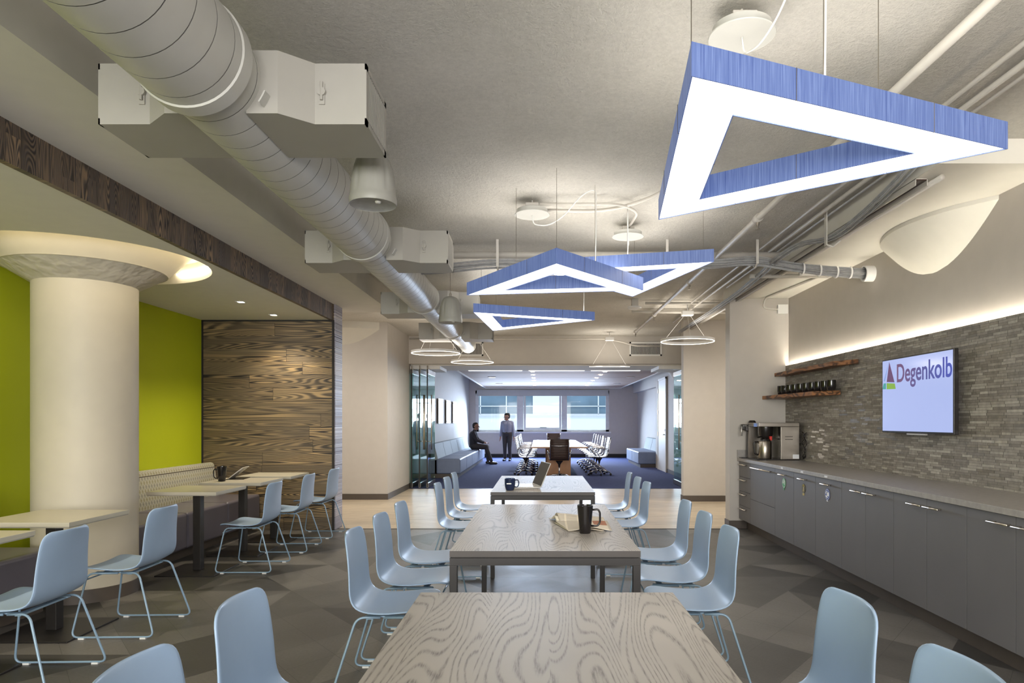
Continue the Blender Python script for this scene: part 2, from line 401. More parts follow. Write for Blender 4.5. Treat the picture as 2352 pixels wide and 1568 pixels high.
# alcove soffit with round hole
COLX, COLY = -3.60, 5.42
def soffit_with_hole():
    b = MB(); bm = b.bm; R = .90; n = 64; x0, x1, y0, y1 = -4.23, -2.60, -4.4, 8.55; z = 2.63
    # ring + surrounding rectangle, split in bands
    X0, X1, Y0, Y1 = -4.23, -2.60, COLY-1.1, COLY+1.1
    inner = []; outer = []
    for k in range(n):
        a = 2*PI*k/n; ca, sa = math.cos(a), math.sin(a)
        t = min(((X1-COLX)/ca) if ca > 1e-6 else 1e9, ((X0-COLX)/ca) if ca < -1e-6 else 1e9, ((Y1-COLY)/sa) if sa > 1e-6 else 1e9, ((Y0-COLY)/sa) if sa < -1e-6 else 1e9)
        ri = min(R, t-.004); inner.append(bm.verts.new((COLX+ri*ca, COLY+ri*sa, z))); outer.append(bm.verts.new((COLX+t*ca, COLY+t*sa, z)))
    for k in range(n):
        bm.faces.new((inner[k], inner[(k+1) % n], outer[(k+1) % n], outer[k]))
    # recess wall and top
    up = [bm.verts.new((v.co.x, v.co.y, 2.80)) for v in inner]
    for k in range(n): bm.faces.new((inner[k], inner[(k+1) % n], up[(k+1) % n], up[k]))
    bm.faces.new(up)
    for ya, yb in ((y0, Y0), (Y1, y1)):
        bm.faces.new([bm.verts.new(p) for p in ((x0, ya, z), (x1, ya, z), (x1, yb, z), (x0, yb, z))])
    for cx_, cy_ in ((X0, Y0), (X1, Y0), (X0, Y1), (X1, Y1)):
        # corner fill: rays miss the exact rectangle corners
        ks = [v for v in outer]
        on_x = [v for v in ks if abs(v.co.x-cx_) < 1e-5]; on_y = [v for v in ks if abs(v.co.y-cy_) < 1e-5]
        if on_x and on_y:
            a = min(on_x, key=lambda v: abs(v.co.y-cy_)); c = min(on_y, key=lambda v: abs(v.co.x-cx_))
            if a is not c: bm.faces.new((a, bm.verts.new((cx_, cy_, z)), c))
    return b.build('ceiling', 'soffit')
struct(soffit_with_hole())
struct(B('ceiling', 'soffit', -2.585, -1.99, -4.4, 9.2, 2.83, CZ)); struct(B('ceiling', 'soffit', -4.23, -2.585, 8.55, 9.2, 2.83, CZ))
struct(B('ceiling', 'soffit', -4.23, -2.60, -4.4, 8.55, 2.83, CZ))
struct(B('trim_1', 'charred_v', -2.625, -2.585, -4.4, 8.62, 2.625, 2.83), 'charred wood fascia of vertical boards')
struct(B('wall_left', 'charred', -4.23, -2.58, 8.55, 8.66, 0, 2.83), 'charred plank feature wall')
struct(B('wall_left', 'whitewash', -2.58, -2.565, 8.56, 8.86, 0, 2.83)); struct(B('wall_left', 'paint', -4.23, -2.58, 8.66, 8.86, 0, 2.83))
struct(B('trim_2', 'dark', -2.60, -2.575, 8.535, 8.552, 0, 2.63)); struct(B('trim_2', 'dark', -4.23, -2.6, 8.53, 8.549, 2.612, 2.63)); struct(B('trim_2', 'dark', -4.23, -4.215, 8.53, 8.549, 0, 2.63))
# hallway walls
struct(B('wall_left', 'paint', -9, -2.65, 11.87, 13.8, 0, CZ)); struct(B('wall_left', 'paint', -9, -8.9, 8.7, 11.9, 0, CZ))
struct(B('wall_left', 'paint', -9, -4.23, 8.6, 8.86, 0, CZ)); struct(B('wall_right', 'paint', 8.9, 9, 8.7, 11.9, 0, CZ))
struct(B('wall_right', 'paint', 2.42, 3.17, 8.70, 8.9, 0, 2.93)); struct(B('wall_right', 'paint', 3.17, 9, 8.9, 9.0, 0, CZ))
struct(B('wall_right', 'paint', 2.44, 9, 11.6, 11.78, 0, CZ)); struct(B('wall_right', 'paint', 3.38, 3.6, 11.78, 13.8, 0, CZ))
struct(B('wall_far', 'paint', -2.65, 3.38, 13.8, 14.0, 2.52, CZ)); struct(B('wall_far', 'soffit', -2.65, 3.38, 14.0, 15.4, 2.5, CZ))
struct(B('baseboard_left', 'base_brown', -4.5, -2.64, 11.855, 11.87, 0, .1)); struct(B('baseboard_left', 'base_brown', -2.65, -2.637, 11.87, 13.8, 0, .1))
struct(B('baseboard_right', 'base_brown', 2.428, 5, 11.585, 11.6, 0, .1)); struct(B('baseboard_right', 'base_brown', 2.428, 2.44, 11.6, 11.78, 0, .1))
struct(B('baseboard_right', 'base_brown', 2.41, 2.64, 8.687, 8.70, 0, .1)); struct(B('baseboard_right', 'base_brown', 2.408, 2.42, 8.70, 8.9, 0, .1))
struct(B('trim_3', 'dark', -9, 9, 8.64, 8.67, 0, .003)); struct(B('trim_3', 'bronze', -2.65, 2.44, 13.74, 13.80, 0, .004))
# right dropped slab
struct(B('ceiling', 'soffit', 2.42, 3.17, 4.14, 9.0, 2.93, CZ))
# conference room
struct(B('wall_left', 'paint', -2.85, -2.66, 13.8, 25.8, 0, CZ)); struct(B('wall_right', 'paint', 3.38, 3.6, 13.8, 19.9, 0, CZ)); struct(B('wall_right', 'paint', 3.66, 3.9, 19.9, 25.8, 0, CZ))
struct(B('wall_right', 'paint', 3.50, 3.66, 19.9, 25.6, 2.40, CZ), 'concrete beam along the wall head')
WX0, WX1, WZ0, WZ1 = -2.42, 2.60, .96, 2.50
for a in ((-2.66, WX0, 0, CZ), (WX1, 3.66, 0, CZ), (WX0, WX1, 0, WZ0), (WX0, WX1, WZ1, CZ)): struct(B('wall_far', 'paint_grey', a[0], a[1], 25.6, 25.8, a[2], a[3]))
struct(B('baseboard_far', 'dark', -2.66, 3.66, 25.585, 25.6, 0, .13)); struct(B('baseboard_right', 'base_brown', 3.367, 3.38, 13.8, 18.1, 0, .1))
struct(B('baseboard_left', 'base_brown', -2.66, -2.648, 13.8, 25.6, 0, .1))
# window
win = struct(MB().box(WX0-.06, WX1+.06, 25.54, 25.8, WZ0-.05, WZ0).build('window_1', 'white'), 'wide three-light window')
f = MB()
for x0, x1 in ((WX0, WX0+.12), (-.86, -.62), (.82, 1.02), (WX1-.12, WX1)): f.box(x0, x1, 25.66, 25.74, WZ0, WZ1)
f.box(WX0, WX1, 25.66, 25.74, WZ0, WZ0+.07); f.box(WX0, WX1, 25.66, 25.74, WZ1-.1, WZ1); f.build('window_frame', 'frame_alu', win)
f = MB(); f.box(-.60, .80, 25.64, 25.66, WZ0+.07, WZ0+.15); f.box(-.6, -.53, 25.64, 25.66, WZ0+.15, 2.3); f.box(.73, .8, 25.64, 25.66, WZ0+.15, 2.3); f.build('sash', 'frame_alu', win)
rbox(0, .25, 25.62, 25.64, WZ0+.15, WZ0+.17).build('sash_handle', 'bronze', win)
for x0, x1 in ((WX0+.12, -.86), (-.62, .82), (1.02, WX1-.12)): rbox(x0, x1, 25.69, 25.70, WZ0+.07, WZ1-.1).build('pane', 'glass', win)
b = tag(B('roller_blind', 'shade', WX0+.06, WX1-.04, 25.56, 25.598, 2.30, 2.53), 'rolled grey window shade above the three-light window', 'window shade')
# facade across the street
fac = thing('building', 'white neighbouring building seen outside the conference room window', 'building', (0, 34, 0))
rbox(-14, 14, 0, 1, -6, 1.63).build('wall', 'facade', fac); rbox(-.35, 1.3, -.12, 1, 1.75, 7).build('wall', 'facade', fac); rbox(-14, -3.1, 0, 1, 1.63, 7).build('wall', 'facade', fac); rbox(3.6, 14, 0, 1, 1.63, 7).build('wall', 'facade', fac); rbox(-3.1, 3.6, 0, 1, 4.2, 7).build('wall', 'facade', fac)
rbox(-14, 14, -.1, 0, 1.60, 1.70).build('sill', 'frame_alu', fac)
for x0, x1, xs in ((-3.1, -.35, (-3.0, -1.7)), (1.3, 3.6, (2.9,))):
    w = rbox(x0, x1, .2, .3, 1.63, 4.2).build('window', 'facade_glass', fac)
    m = MB(); m.box(x0, x1, .12, .2, 2.08, 2.12); m.box(x0, x1, .12, .2, 1.66, 1.72)
    for x in xs: m.box(x, x+.05, .12, .2, 1.63, 4.2)
    m.build('mullion', 'facade', w)

# conference room ceiling cloud, lights
cl = thing('ceiling_cloud', 'warm beige suspended ceiling panel over the conference table', 'ceiling panel', (.5, 20.4, 2.6))
for k in range(5): rbox(-2.5, 2.5, -4.75+k*1.92, -4.75+k*1.92+1.88, 0, .05).build('panel', 'cloud', cl)
rbox(-2.53, 2.53, 4.86, 4.92, -.03, .08).build('edge_trim', 'white', cl)
rbox(-2.56, -2.5, -4.8, 4.9, -.01, .08).build('edge_trim', 'white', cl); rbox(2.5, 2.56, -4.8, 4.9, -.01, .08).build('edge_trim', 'white', cl)
for x0, x1 in ((-2.1, -.9), (-.75, .5), (.65, 1.75)):
    tag(B('slot_light', 'slot_glow', x0+.5, x1+.5, 15.3, 15.37, 2.488, 2.5), {0: 'left', 1: 'middle', 2: 'right'}[[-2.1, -.75, .65].index(x0)]+' one of three bright slot lights at the near edge of the ceiling panel', 'ceiling light', 'slot lights above the conference room')
k = 0
for i in range(6):
    for px in (1228, 1342):
        Y = (17.0, 18.2, 19.5, 20.8, 22.2, 23.6)[i]; X = (px-VX)*1.23*F/113/F if False else (1230-VX-i*.0)*0
        X = (-.18 if px == 1228 else 1.62) - (0 if px == 1228 else .0)
        o = MB().lathe([(.045, 0), (.045, -.012)], (X, Y, 2.598), 20).build('downlight', 'spot_glow', auto=40)
        tag(o, '%s small recessed downlight in the %s row over the conference table' % (('nearest', 'second', 'third', 'fourth', 'fifth', 'farthest')[i], 'left' if px == 1228 else 'right'), 'ceiling light', 'downlights in the conference room ceiling panel')
for X, Y, w in ((-1.35, 19.2, 'near left'), (-1.35, 22.6, 'far left'), (2.55, 19.2, 'near right'), (2.55, 22.6, 'far right')):
    o = MB().lathe([(.12, 0), (.12, -.012), (.1, -.015)], (X, Y, 2.598), 24).build('ceiling_speaker', 'white_plastic', auto=40)
    tag(o, w+' flat round white fitting in the beige ceiling panel', 'ceiling speaker', 'round fittings in the conference room ceiling panel')

# door in conference room
d = struct(B('door_1', 'white', 3.345, 3.38, 18.15, 19.3, 0, 2.49), 'tall pale door')
m = MB(); m.box(3.33, 3.345, 18.1, 18.15, 0, 2.54); m.box(3.33, 3.345, 19.3, 19.35, 0, 2.54); m.box(3.33, 3.345, 18.1, 19.35, 2.49, 2.54); m.build('door_frame', 'white', d)
MB().tube([(3.345, 18.25, 1.0), (3.29, 18.25, 1.0), (3.29, 18.4, 1.0)], .012).build('door_handle', 'steel', d); MB().lathe([(.03, 0), (.03, .02)], (0, 0, 0), 16, mat=Matrix.Translation((3.345, 18.25, 1.12)) @ Matrix.Rotation(-PI/2, 4, 'Y')).build('lock', 'steel', d)
for z in (.3, 1.0, 1.6, 2.2): rbox(3.325, 3.35, 19.28, 19.32, z-.06, z+.06).build('hinge', 'nickel', d)

# folding glass panels
for k, X in enumerate((-2.61, -2.45, -2.29)):
    lab = ('outermost folded glass panel against the left hallway wall', 'middle one of three folded glass panels at left', 'innermost folded glass panel beside the left bench')[k]
    g_ = thing('glass_panel', lab, 'glass door', (X, 13.9, 0), 0, 'folding glass panels')
    rbox(-.006, .006, 0, .95, .1, 2.33).build('pane', 'green_glass', g_)
    rbox(-.02, .02, 0, .95, .01, .10).build('bottom_rail', 'steel', g_); rbox(-.02, .02, 0, .95, 2.33, 2.42).build('top_rail', 'steel', g_)
    rbox(-.012, .012, -.012, .004, .02, 2.42).build('edge_post', 'dark', g_)
    MB().tube([(0, .02, 2.42), (0, .02, 2.50)], .012).build('pivot', 'steel', g_)
    if k > 0:
        for s in (-1, 1):
            hb = MB(); hb.tube([(s*.07, .08, .78), (s*.07, .08, 1.90)], .013); hb.tube([(0, .08, .95), (s*.07, .08, .95)], .008); hb.tube([(0, .08, 1.73), (s*.07, .08, 1.73)], .008); hb.build('pull_handle', 'nickel', g_, smooth=True)
g_ = thing('glass_panel', 'folded glass panel with long pull bar beside the right wall', 'glass door', (2.93, 13.95, 0))
rbox(-.006, .006, 0, .95, .1, 2.33).build('pane', 'green_glass', g_); rbox(-.02, .02, 0, .95, .01, .10).build('bottom_rail', 'steel', g_); rbox(-.02, .02, 0, .95, 2.33, 2.42).build('top_rail', 'steel', g_)
MB().tube([(0, .02, 2.42), (0, .02, 2.50)], .012).build('pivot', 'steel', g_)
for s in (-1, 1):
    hb = MB(); hb.tube([(s*.07, .08, .78), (s*.07, .08, 1.90)], .013); hb.tube([(0, .08, .95), (s*.07, .08, .95)], .008); hb.tube([(0, .08, 1.73), (s*.07, .08, 1.73)], .008); hb.build('pull_handle', 'nickel', g_, smooth=True)
for x0, x1, w in ((-2.66, -2.05, 'left'), (2.44, 3.05, 'right')):
    tag(B('panel_track', 'white', x0, x1, 14.0, 15.0, 2.43, 2.498), w+' white sliding track box above the folded glass panels', 'door track')

# plaques
for k, (Y, w) in enumerate(((18.05, 'nearest'), (19.55, 'middle'), (21.0, 'farthest'))):
    p = thing('wall_plaque', w+' of three clear mounted plaques above the left bench', 'plaque', (-2.66, Y, 0), 0, 'plaques on the conference room wall')
    rbox(.03, .045, -.42, .42, 1.30, 1.95).build('plate', 'white_plastic', p); pin = MB()
    for y in (-.37, .37):
        for z in (1.35, 1.90): pin.tube([(0, y, z), (.055, y, z)], .012, 8)
    pin.build('standoff', 'steel', p)

# ------------------------------------------------------------------ column and capitals
c = thing('column', 'thick round cream column with flared capital between the two benches', 'column', (COLX, COLY, 0))
M['column'] = plain('column_cream', (.52, .475, .38), .55, var=.02)
MB().lathe([(.36, 0), (.36, 2.45)], n=64, cap0=False, cap1=False).build('shaft', 'column', c, auto=30)
MB().lathe([(.366, 0), (.366, .10), (.362, .103)], n=64, cap0=False, cap1=False).build('base_trim', 'base_brown', c, auto=30)
def m_dent():
    g = G('dented_plaster'); n = g.noise(g.coord(), 4.5, 3, .55); g.bump(g.ramp(n, [(.42, (0, 0, 0)), (.66, (1, 1, 1))]), .45, .03)
    return g.fin((.50, .46, .385), .45)
M['dent'] = m_dent()
MB().lathe([(.355, 2.43), (.56, 2.555)], n=96, cap0=False, cap1=False).build('capital_band', 'dent', c, auto=30)
MB().lathe([(.56, 2.555), (.572, 2.556), (.578, 2.566), (.74, 2.74), (.80, 2.80)], n=96, cap0=False, cap1=False).build('capital', 'column', c, auto=30)
tag(MB().lathe([(.87, 0), (.885, 0), (.885, .014), (.87, .014), (.87, 0)], (COLX, COLY, 2.70), 64, False, False, a0=-1.85, a1=1.25).build('light_strip', 'strip_warm'), 'glowing strip light inside the round recess around the column top', 'strip light')
# right half capital (truncated by the wall)
def half_cap(name, cx, cy, wallx, sgn, prof, mat):
    b = MB(); n = 96; rings = []
    for r, z in prof:
        dx = abs(wallx-cx); a = math.acos(min(1, dx/r)) if r > dx else 0
        ring = []
        for k in range(n+1):
            t = -a+2*a*k/n; ring.append((cx+sgn*r*math.cos(t), cy+r*math.sin(t), z))
        rings.append(ring)
    b.grid(rings); return b.build(name, mat, auto=35)
prof = [(.7901+(1.09-.7901)*t, 2.56+(2.89-2.56)*t) for t in [i/16 for i in range(17)]]+[(1.10, 2.90), (1.10, 2.93)]
prof[0] = (.7905, 2.56)
tag(half_cap('column_capital', 3.96, 5.48, 3.17, -1, prof, 'soffit'), 'curved white half capital bulging from the wall above the television', 'column capital')
tag(half_cap('column_capital', -3.4, 12.6, 11.87, 1, [(1, 1)], 'soffit'), 'x', 'x') if False else None
def half_cap_y(cx, cy, wally, prof, mat):
    b = MB(); rings = []; n = 64
    for r, z in prof:
        dy = abs(wally-cy); a = math.acos(min(1, dy/r)) if r > dy else 0
        rings.append([(cx+r*math.sin(-a+2*a*k/n), cy-r*math.cos(-a+2*a*k/n), z) for k in range(n+1)])
    b.grid(rings); return b.build('column_capital', mat, auto=35)
tag(half_cap_y(-3.5, 12.9, 11.87, [(1.0301+(1.25-1.03)*i/12, 2.68+(CZ-.12-2.68)*i/12) for i in range(13)]+[(1.25, CZ)], 'soffit'), 'pale half capital on the hallway wall behind the plank wall', 'column capital')
tag(half_cap('column_capital', 3.95, 17.2, 3.38, -1, [(.571+(.85-.571)*i/12, 2.40+(2.8-2.40)*i/12) for i in range(13)]+[(.85, 3.08)], 'soffit'), 'small white half capital above the pale door', 'column capital')

# ------------------------------------------------------------------ ducts
du = thing('spiral_duct', 'white spiral air duct running the length of the ceiling', 'duct', (-1.30, 0, 2.735))
def duct_section(r, y0, y1, pitch):
    b = MB(); prof = []; y = y0
    while y < y1-pitch*.5:
        prof += [(r, y), (r, y+pitch-.005), (r-.012, y+pitch-.0045), (r-.012, y+pitch-.0005)]; y += pitch
    prof.append((r, y1))
    b.lathe(prof, n=48, cap0=True, cap1=True, mat=Matrix.Rotation(-PI/2, 4, 'X'))
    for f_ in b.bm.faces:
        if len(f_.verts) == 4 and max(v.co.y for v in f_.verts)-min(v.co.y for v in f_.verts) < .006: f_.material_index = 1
    return b
for r, a, e in ((.205, -2.0, 2.55), (.19, 2.55, 5.0), (.172, 5.0, 7.6), (.155, 7.6, 10.1), (.135, 10.1, 12.3)):
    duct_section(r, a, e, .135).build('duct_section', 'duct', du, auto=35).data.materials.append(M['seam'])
    cb = MB(); cb.lathe([(r+.001, -.04), (r+.008, -.035), (r+.008, .035), (r+.001, .04)], n=48, cap0=False, cap1=False, mat=Matrix.Translation((0, e, 0)) @ Matrix.Rotation(-PI/2, 4, 'X')); cb.build('collar', 'duct', du, auto=35)
for k, Y in enumerate((2.81, 5.28, 7.80, 10.24)):
    w = ('nearest', 'second', 'third', 'farthest')[k]
    t = thing('air_diffuser', w+' square grey air diffuser box straddling the spiral duct', 'air diffuser', (-1.266, Y, 2.715), 0, 'diffuser boxes on the spiral duct')
    L = .36; h = .125
    for s in (-1, 1):
        poly = [(s*.10, -.10), (s*.225, -.10), (s*.34, 0), (s*.545, 0), (s*.545, L), (s*.10, L)]
        if s < 0: poly = poly[::-1]
        MB().prism(poly, -h, h).build('box', 'diffuser_paint', t)
        gb = MB(); gb.box(s*.545, s*.552, .0, L, -h, -h+.025); gb.box(s*.545, s*.552, 0, L, h-.025, h); gb.box(s*.545, s*.552, 0, .03, -h, h); gb.box(s*.545, s*.552, L-.03, L, -h, h)
        n = 14
        for i in range(n): y = .035+i*(L-.075)/(n-1); gb.box(s*.545, s*.552, y, y+.008, -h+.02, h-.02)
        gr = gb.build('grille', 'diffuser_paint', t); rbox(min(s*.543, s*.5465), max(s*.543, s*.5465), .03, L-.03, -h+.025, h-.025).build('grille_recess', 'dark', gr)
        kn = MB().tube([(s*.37, -.001, .005), (s*.37, -.016, .005)], .017, 16); kn.tube([(s*.37, -.012, -.03), (s*.37, -.012, .045)], .006); kn.box(s*.37-.012, s*.37+.012, -.006, -.001, -.045, .04); kn.build('damper_knob', 'diffuser_paint', t, auto=40)
    st = MB(); st.lathe([(.205-.016*k, -.2), (.211-.016*k, -.2), (.211-.016*k, .4), (.205-.016*k, .4)], n=10, cap0=False, cap1=False, mat=Matrix.Translation((0, .05, .02)) @ Matrix.Rotation(-PI/2, 4, 'X'), a0=.38, a1=.62); st.build('saddle_flange', 'duct', t, auto=35)
# speakers
for k, (X, Y, zb, w) in enumerate(((-.855, 3.50, 2.475, 'large-looking near'), (-.91, 6.95, 2.365, 'farther'))):
    t = thing('pendant_speaker', w+' grey bell-shaped speaker hanging beside the spiral duct', 'speaker', (X, Y, zb), 0, 'bell speakers')
    R = .12; b = MB(); n = 72
    zs = [(.118, .0), (.121, .012), (.120, .035), (.117, .042), (.116, .06), (.113, .10), (.107, .15), (.098, .19), (.086, .225), (.070, .25), (.045, .264), (.012, .27)]
    rings = []
    for r, z in zs:
        ring = []
        for i in range(n):
            a = 2*PI*i/n; f = 0
            if .05 < z < .24: f = .006*max(0, math.cos(9*a))**3*min(1, (z-.05)/.03, (.24-z)/.03)
            ring.append(b.bm.verts.new(((r-f)*math.cos(a), (r-f)*math.sin(a), z)))
        rings.append(ring)
    for p, q in zip(rings, rings[1:]):
        for i in range(n): b.bm.faces.new((p[i], p[(i+1) % n], q[(i+1) % n], q[i]))
    b.bm.faces.new(rings[-1]); b.build('housing', 'speaker', t, smooth=True)
    MB().lathe([(.118, .002), (.10, .010), (.03, .018), (.001, .018)], n=48, cap0=False, cap1=False).build('grille', 'cable_grey', t, smooth=True)
    MB().lathe([(.016, .012), (.013, .004)], (.03, -.02, 0), 20, False, True).build('tweeter', 'white_plastic', t, smooth=True)
    MB().tube([(0, 0, .27), (0, 0, CZ-zb)], .003).build('hanger_cable', 'steel', t)
    MB().tube([(.012*math.cos(a), 0, .285+.018*math.sin(a)) for a in [2*PI*i/12 for i in range(12)]], .003, 6, closed=True).build('hook', 'steel', t)

# ------------------------------------------------------------------ triangular pendants
def inset_tri(P, d):
    out = []; c = sum(P, Vector((0, 0)))/3
    for i in range(3):
        p, a, b_ = P[i], P[i-1], P[(i+1) % 3]
        u = (a-p).normalized(); v = (b_-p).normalized(); bis = (u+v).normalized(); s = math.sqrt(max(1e-6, (1-u.dot(v))/2))
        out.append(p+bis*(d/s))
    return out
def pendant(label, pts, zb, H, inset, canopy, cables):
    P = [Vector(p) for p in pts]; cen = sum(P, Vector((0, 0)))/3
    t = thing('triangle_pendant', label, 'pendant light', (cen.x, cen.y, zb), 0, 'blue triangular pendants')
    P = [p-cen for p in P]; I = inset_tri(P, inset)
    for Q, nm, dd in ((P, 'side_panel', .004), (I, 'inner_panel', -.004)):
        Q2 = inset_tri(Q, dd)
        for i in range(3):
            j = (i+1) % 3
            MB().prism([Q[i], Q[j], Q2[j], Q2[i]], 0, H).build(nm, 'pendant', t)
            # thin white joint wires on the panel
    Pi = inset_tri(P, .005); Io = inset_tri(I, -.005); b = MB()
    lo = [b.bm.verts.new((*p, .004)) for p in Pi]; li = [b.bm.verts.new((*p, .004)) for p in Io]
    hi = [b.bm.verts.new((*p, .008)) for p in Pi]; hii = [b.bm.verts.new((*p, .008)) for p in Io]
    for i in range(3):
        j = (i+1) % 3
        b.bm.faces.new((lo[i], lo[j], li[j], li[i])); b.bm.faces.new((hi[i], hi[j], hii[j], hii[i])); b.bm.faces.new((lo[i], lo[j], hi[j], hi[i])); b.bm.faces.new((li[i], li[j], hii[j], hii[i]))
    b.build('diffuser', 'lamp_white', t)
    b = MB(); z = H-.006
    lo = [b.bm.verts.new((*p, z)) for p in Pi]; li = [b.bm.verts.new((*p, z)) for p in Io]
    for i in range(3):
        j = (i+1) % 3; b.bm.faces.new((lo[i], lo[j], li[j], li[i]))
    b.build('top_cover', 'lamp_top', t, solid=.003)
    for Q, s in ((P, 1), (I, -1)):
        for i in range(3):
            j = (i+1) % 3; e = (Q[j]-Q[i]).normalized(); nrm = Vector((e.y, -e.x)); 
            if nrm.dot((Q[i]+Q[j])/2) < 0: nrm = -nrm
            nrm = nrm*s
            for fr in (.28, .72) if s > 0 else (.5,):
                q = Q[i].lerp(Q[j], fr)+nrm*.0025
                cb = MB().tube([(q.x, q.y, H), (q.x, q.y, -.001), (q.x-nrm.x*.03, q.y-nrm.y*.03, -.002)], .0012, 5); cb.build('clip', 'steel', t)
    for cx, cy in cables:
        MB().tube([(cx-cen.x, cy-cen.y, H-.01), (cx-cen.x, cy-cen.y, CZ-zb)], .0016, 6).build('suspension_cable', 'steel', t)
    if canopy:
        cx, cy = canopy; ox, oy, oz = cx-cen.x, cy-cen.y, 2.965-zb
        MB().lathe([(.135, 0), (.137, .004), (.12, .008), (.12, .04), (.11, .045)], (ox, oy, oz), 40).build('ceiling_canopy', 'duct', t, auto=35)
        rbox(ox-.05, ox+.05, oy-.05, oy+.05, oz+.045, oz+.085).build('junction_box', 'pipe', t, bevel=.003)
        MB().tube([(ox, oy, oz+.085), (ox, oy, CZ-zb)], .006).build('rod', 'pipe', t)
        ex, ey = cables[-1][0]-cen.x, cables[-1][1]-cen.y
        top = CZ-zb
        path = [Vector((ox, oy, oz)), Vector((ox+.01, oy, oz-.07)), Vector((ox*.75+ex*.25, oy*.75+ey*.25, oz-.11)), Vector((ox*.5+ex*.5, oy*.5+ey*.5, oz-.07)), Vector((ox*.2+ex*.8, oy*.2+ey*.8, top-.05)), Vector((ex+.006, ey, top-.02)), Vector((ex+.008, ey, top-.3)), Vector((ex+.004, ey, H))]
        MB().tube(fillet(path, .12, 6), .004, 8).build('power_cord', 'white_plastic', t, smooth=True)
    return t
pendant('largest-looking blue triangular pendant at the upper right, nearest the camera', ((.62, 3.57), (.462, 2.08), (1.81, 2.64)), 2.42, .106, .175, (.84, 2.84), ((.47, 2.12), (1.19, 2.40), (.96, 2.31)))
pendant('blue triangular pendant with its peak facing near, overlapping another behind it', ((.111, 4.56), (-.612, 5.715), (.834, 5.505)), 2.42, .106, .17, (-.06, 5.30), ((-.175, 5.02), (.113, 4.62), (.40, 4.95)))
pendant('right-hand blue triangular pendant hung higher behind the peaked one', ((1.315, 5.155), (.898, 6.61), (.02, 5.50)), 2.57, .098, .165, (.764, 5.93), ((1.25, 5.22), (.90, 6.5), (.69, 5.40)))
pendant('lowest-looking blue triangular pendant, farthest one over the tables', ((-.706, 7.24), (.628, 7.81), (-.602, 8.74)), 2.52, .096, .165, (.66, 7.9), ((-.63, 7.34), (-.55, 8.6), (.5, 7.85)))

# ring pendants
def ring(label, x, y, px, tilt=0, Y=None):
    D = .78; Y = Y or D*F/px; c = at(x, y, Y); r = D/2
    t = thing('ring_pendant', label, 'pendant light', c, 0, 'glowing ring pendants')
    T = Matrix.Rotation(tilt, 4, 'X')
    MB().lathe([(r, -.014), (r, .022), (r-.012, .022), (r-.012, -.014), (r, -.014)], n=72, cap0=False, cap1=False, mat=T).build('ring', 'white_plastic', t, auto=35)
    MB().lathe([(r-.001, -.0145), (r-.001, -.019), (r-.011, -.019), (r-.011, -.0145)], n=72, cap0=False, cap1=False, mat=T).build('glowing_rim', 'ring_glow', t, auto=35)
    top = CZ-c.z
    rbox(-.085, .085, -.06, .06, top-.17 if top > .3 else top-.1, top-.1 if top > .3 else top-.03).build('driver_box', 'white_plastic', t, bevel=.012)
    MB().tube([(0, 0, top-.11), (0, 0, top)], .008).build('rod', 'white_plastic', t)
    for a in (.5, 2.5, 4.6):
        MB().tube([(.05*math.cos(a), .04*math.sin(a), top-.16), T @ Vector(((r-.006)*math.cos(a), (r-.006)*math.sin(a), .02))], .0015, 6).build('suspension_wire', 'white_plastic', t)
    return c
rings = [ring('left ring pendant glowing over the hallway near the spiral duct end', 1001, 809, 112), ring('ring pendant centred before the left air grille', 1085, 830, 98),
         ring('ring pendant seen almost edge-on, before the right air grille', 1400, 840, 93, .082), ring('rightmost glowing ring pendant beside the right hallway pier', 1579, 782, 122)]
for x, y, w in ((1458, 716, 'white smoke detector on the ceiling left of the ring pendant'),):
    c = at(x, y, 9.6); c.z = CZ-.12; t = thing('smoke_detector', w, 'smoke detector', c)
    MB().lathe([(.03, -.03), (.09, -.012), (.1, 0), (.1, .012)], n=32).build('body', 'white_plastic', t, auto=30); rbox(-.045, .045, -.045, .045, .012, .12).build('mounting_box', 'pipe', t)

# air grilles on header
for x0, x1, w in ((1040, 1110, 'left white air grille on the header wall, behind the duct end'), (1446, 1520, 'right white air grille on the header wall')):
    X0, X1 = (x0-VX)*13.79/F, (x1-VX)*13.79/F; t = thing('air_grille', w, 'air grille', ((X0+X1)/2, 13.8, 2.82), 0, 'wall air grilles')
    h = .14; W = (X1-X0)/2
    b = MB(); b.box(-W, W, -.015, 0, h-.03, h); b.box(-W, W, -.015, 0, -h, -h+.03); b.box(-W, -W+.03, -.015, 0, -h, h); b.box(W-.03, W, -.015, 0, -h, h); b.build('frame', 'white', t)
    b = MB(); n = 24
    for i in range(n): x = -W+.03+i*(2*W-.06)/(n-1); b.box(x-.004, x+.004, -.01, 0, -h+.03, h-.03)
    b.build('louvres', 'white', t); rbox(-W+.03, W-.03, -.002, 0, -h+.03, h-.03).build('recess', 'dark', t)

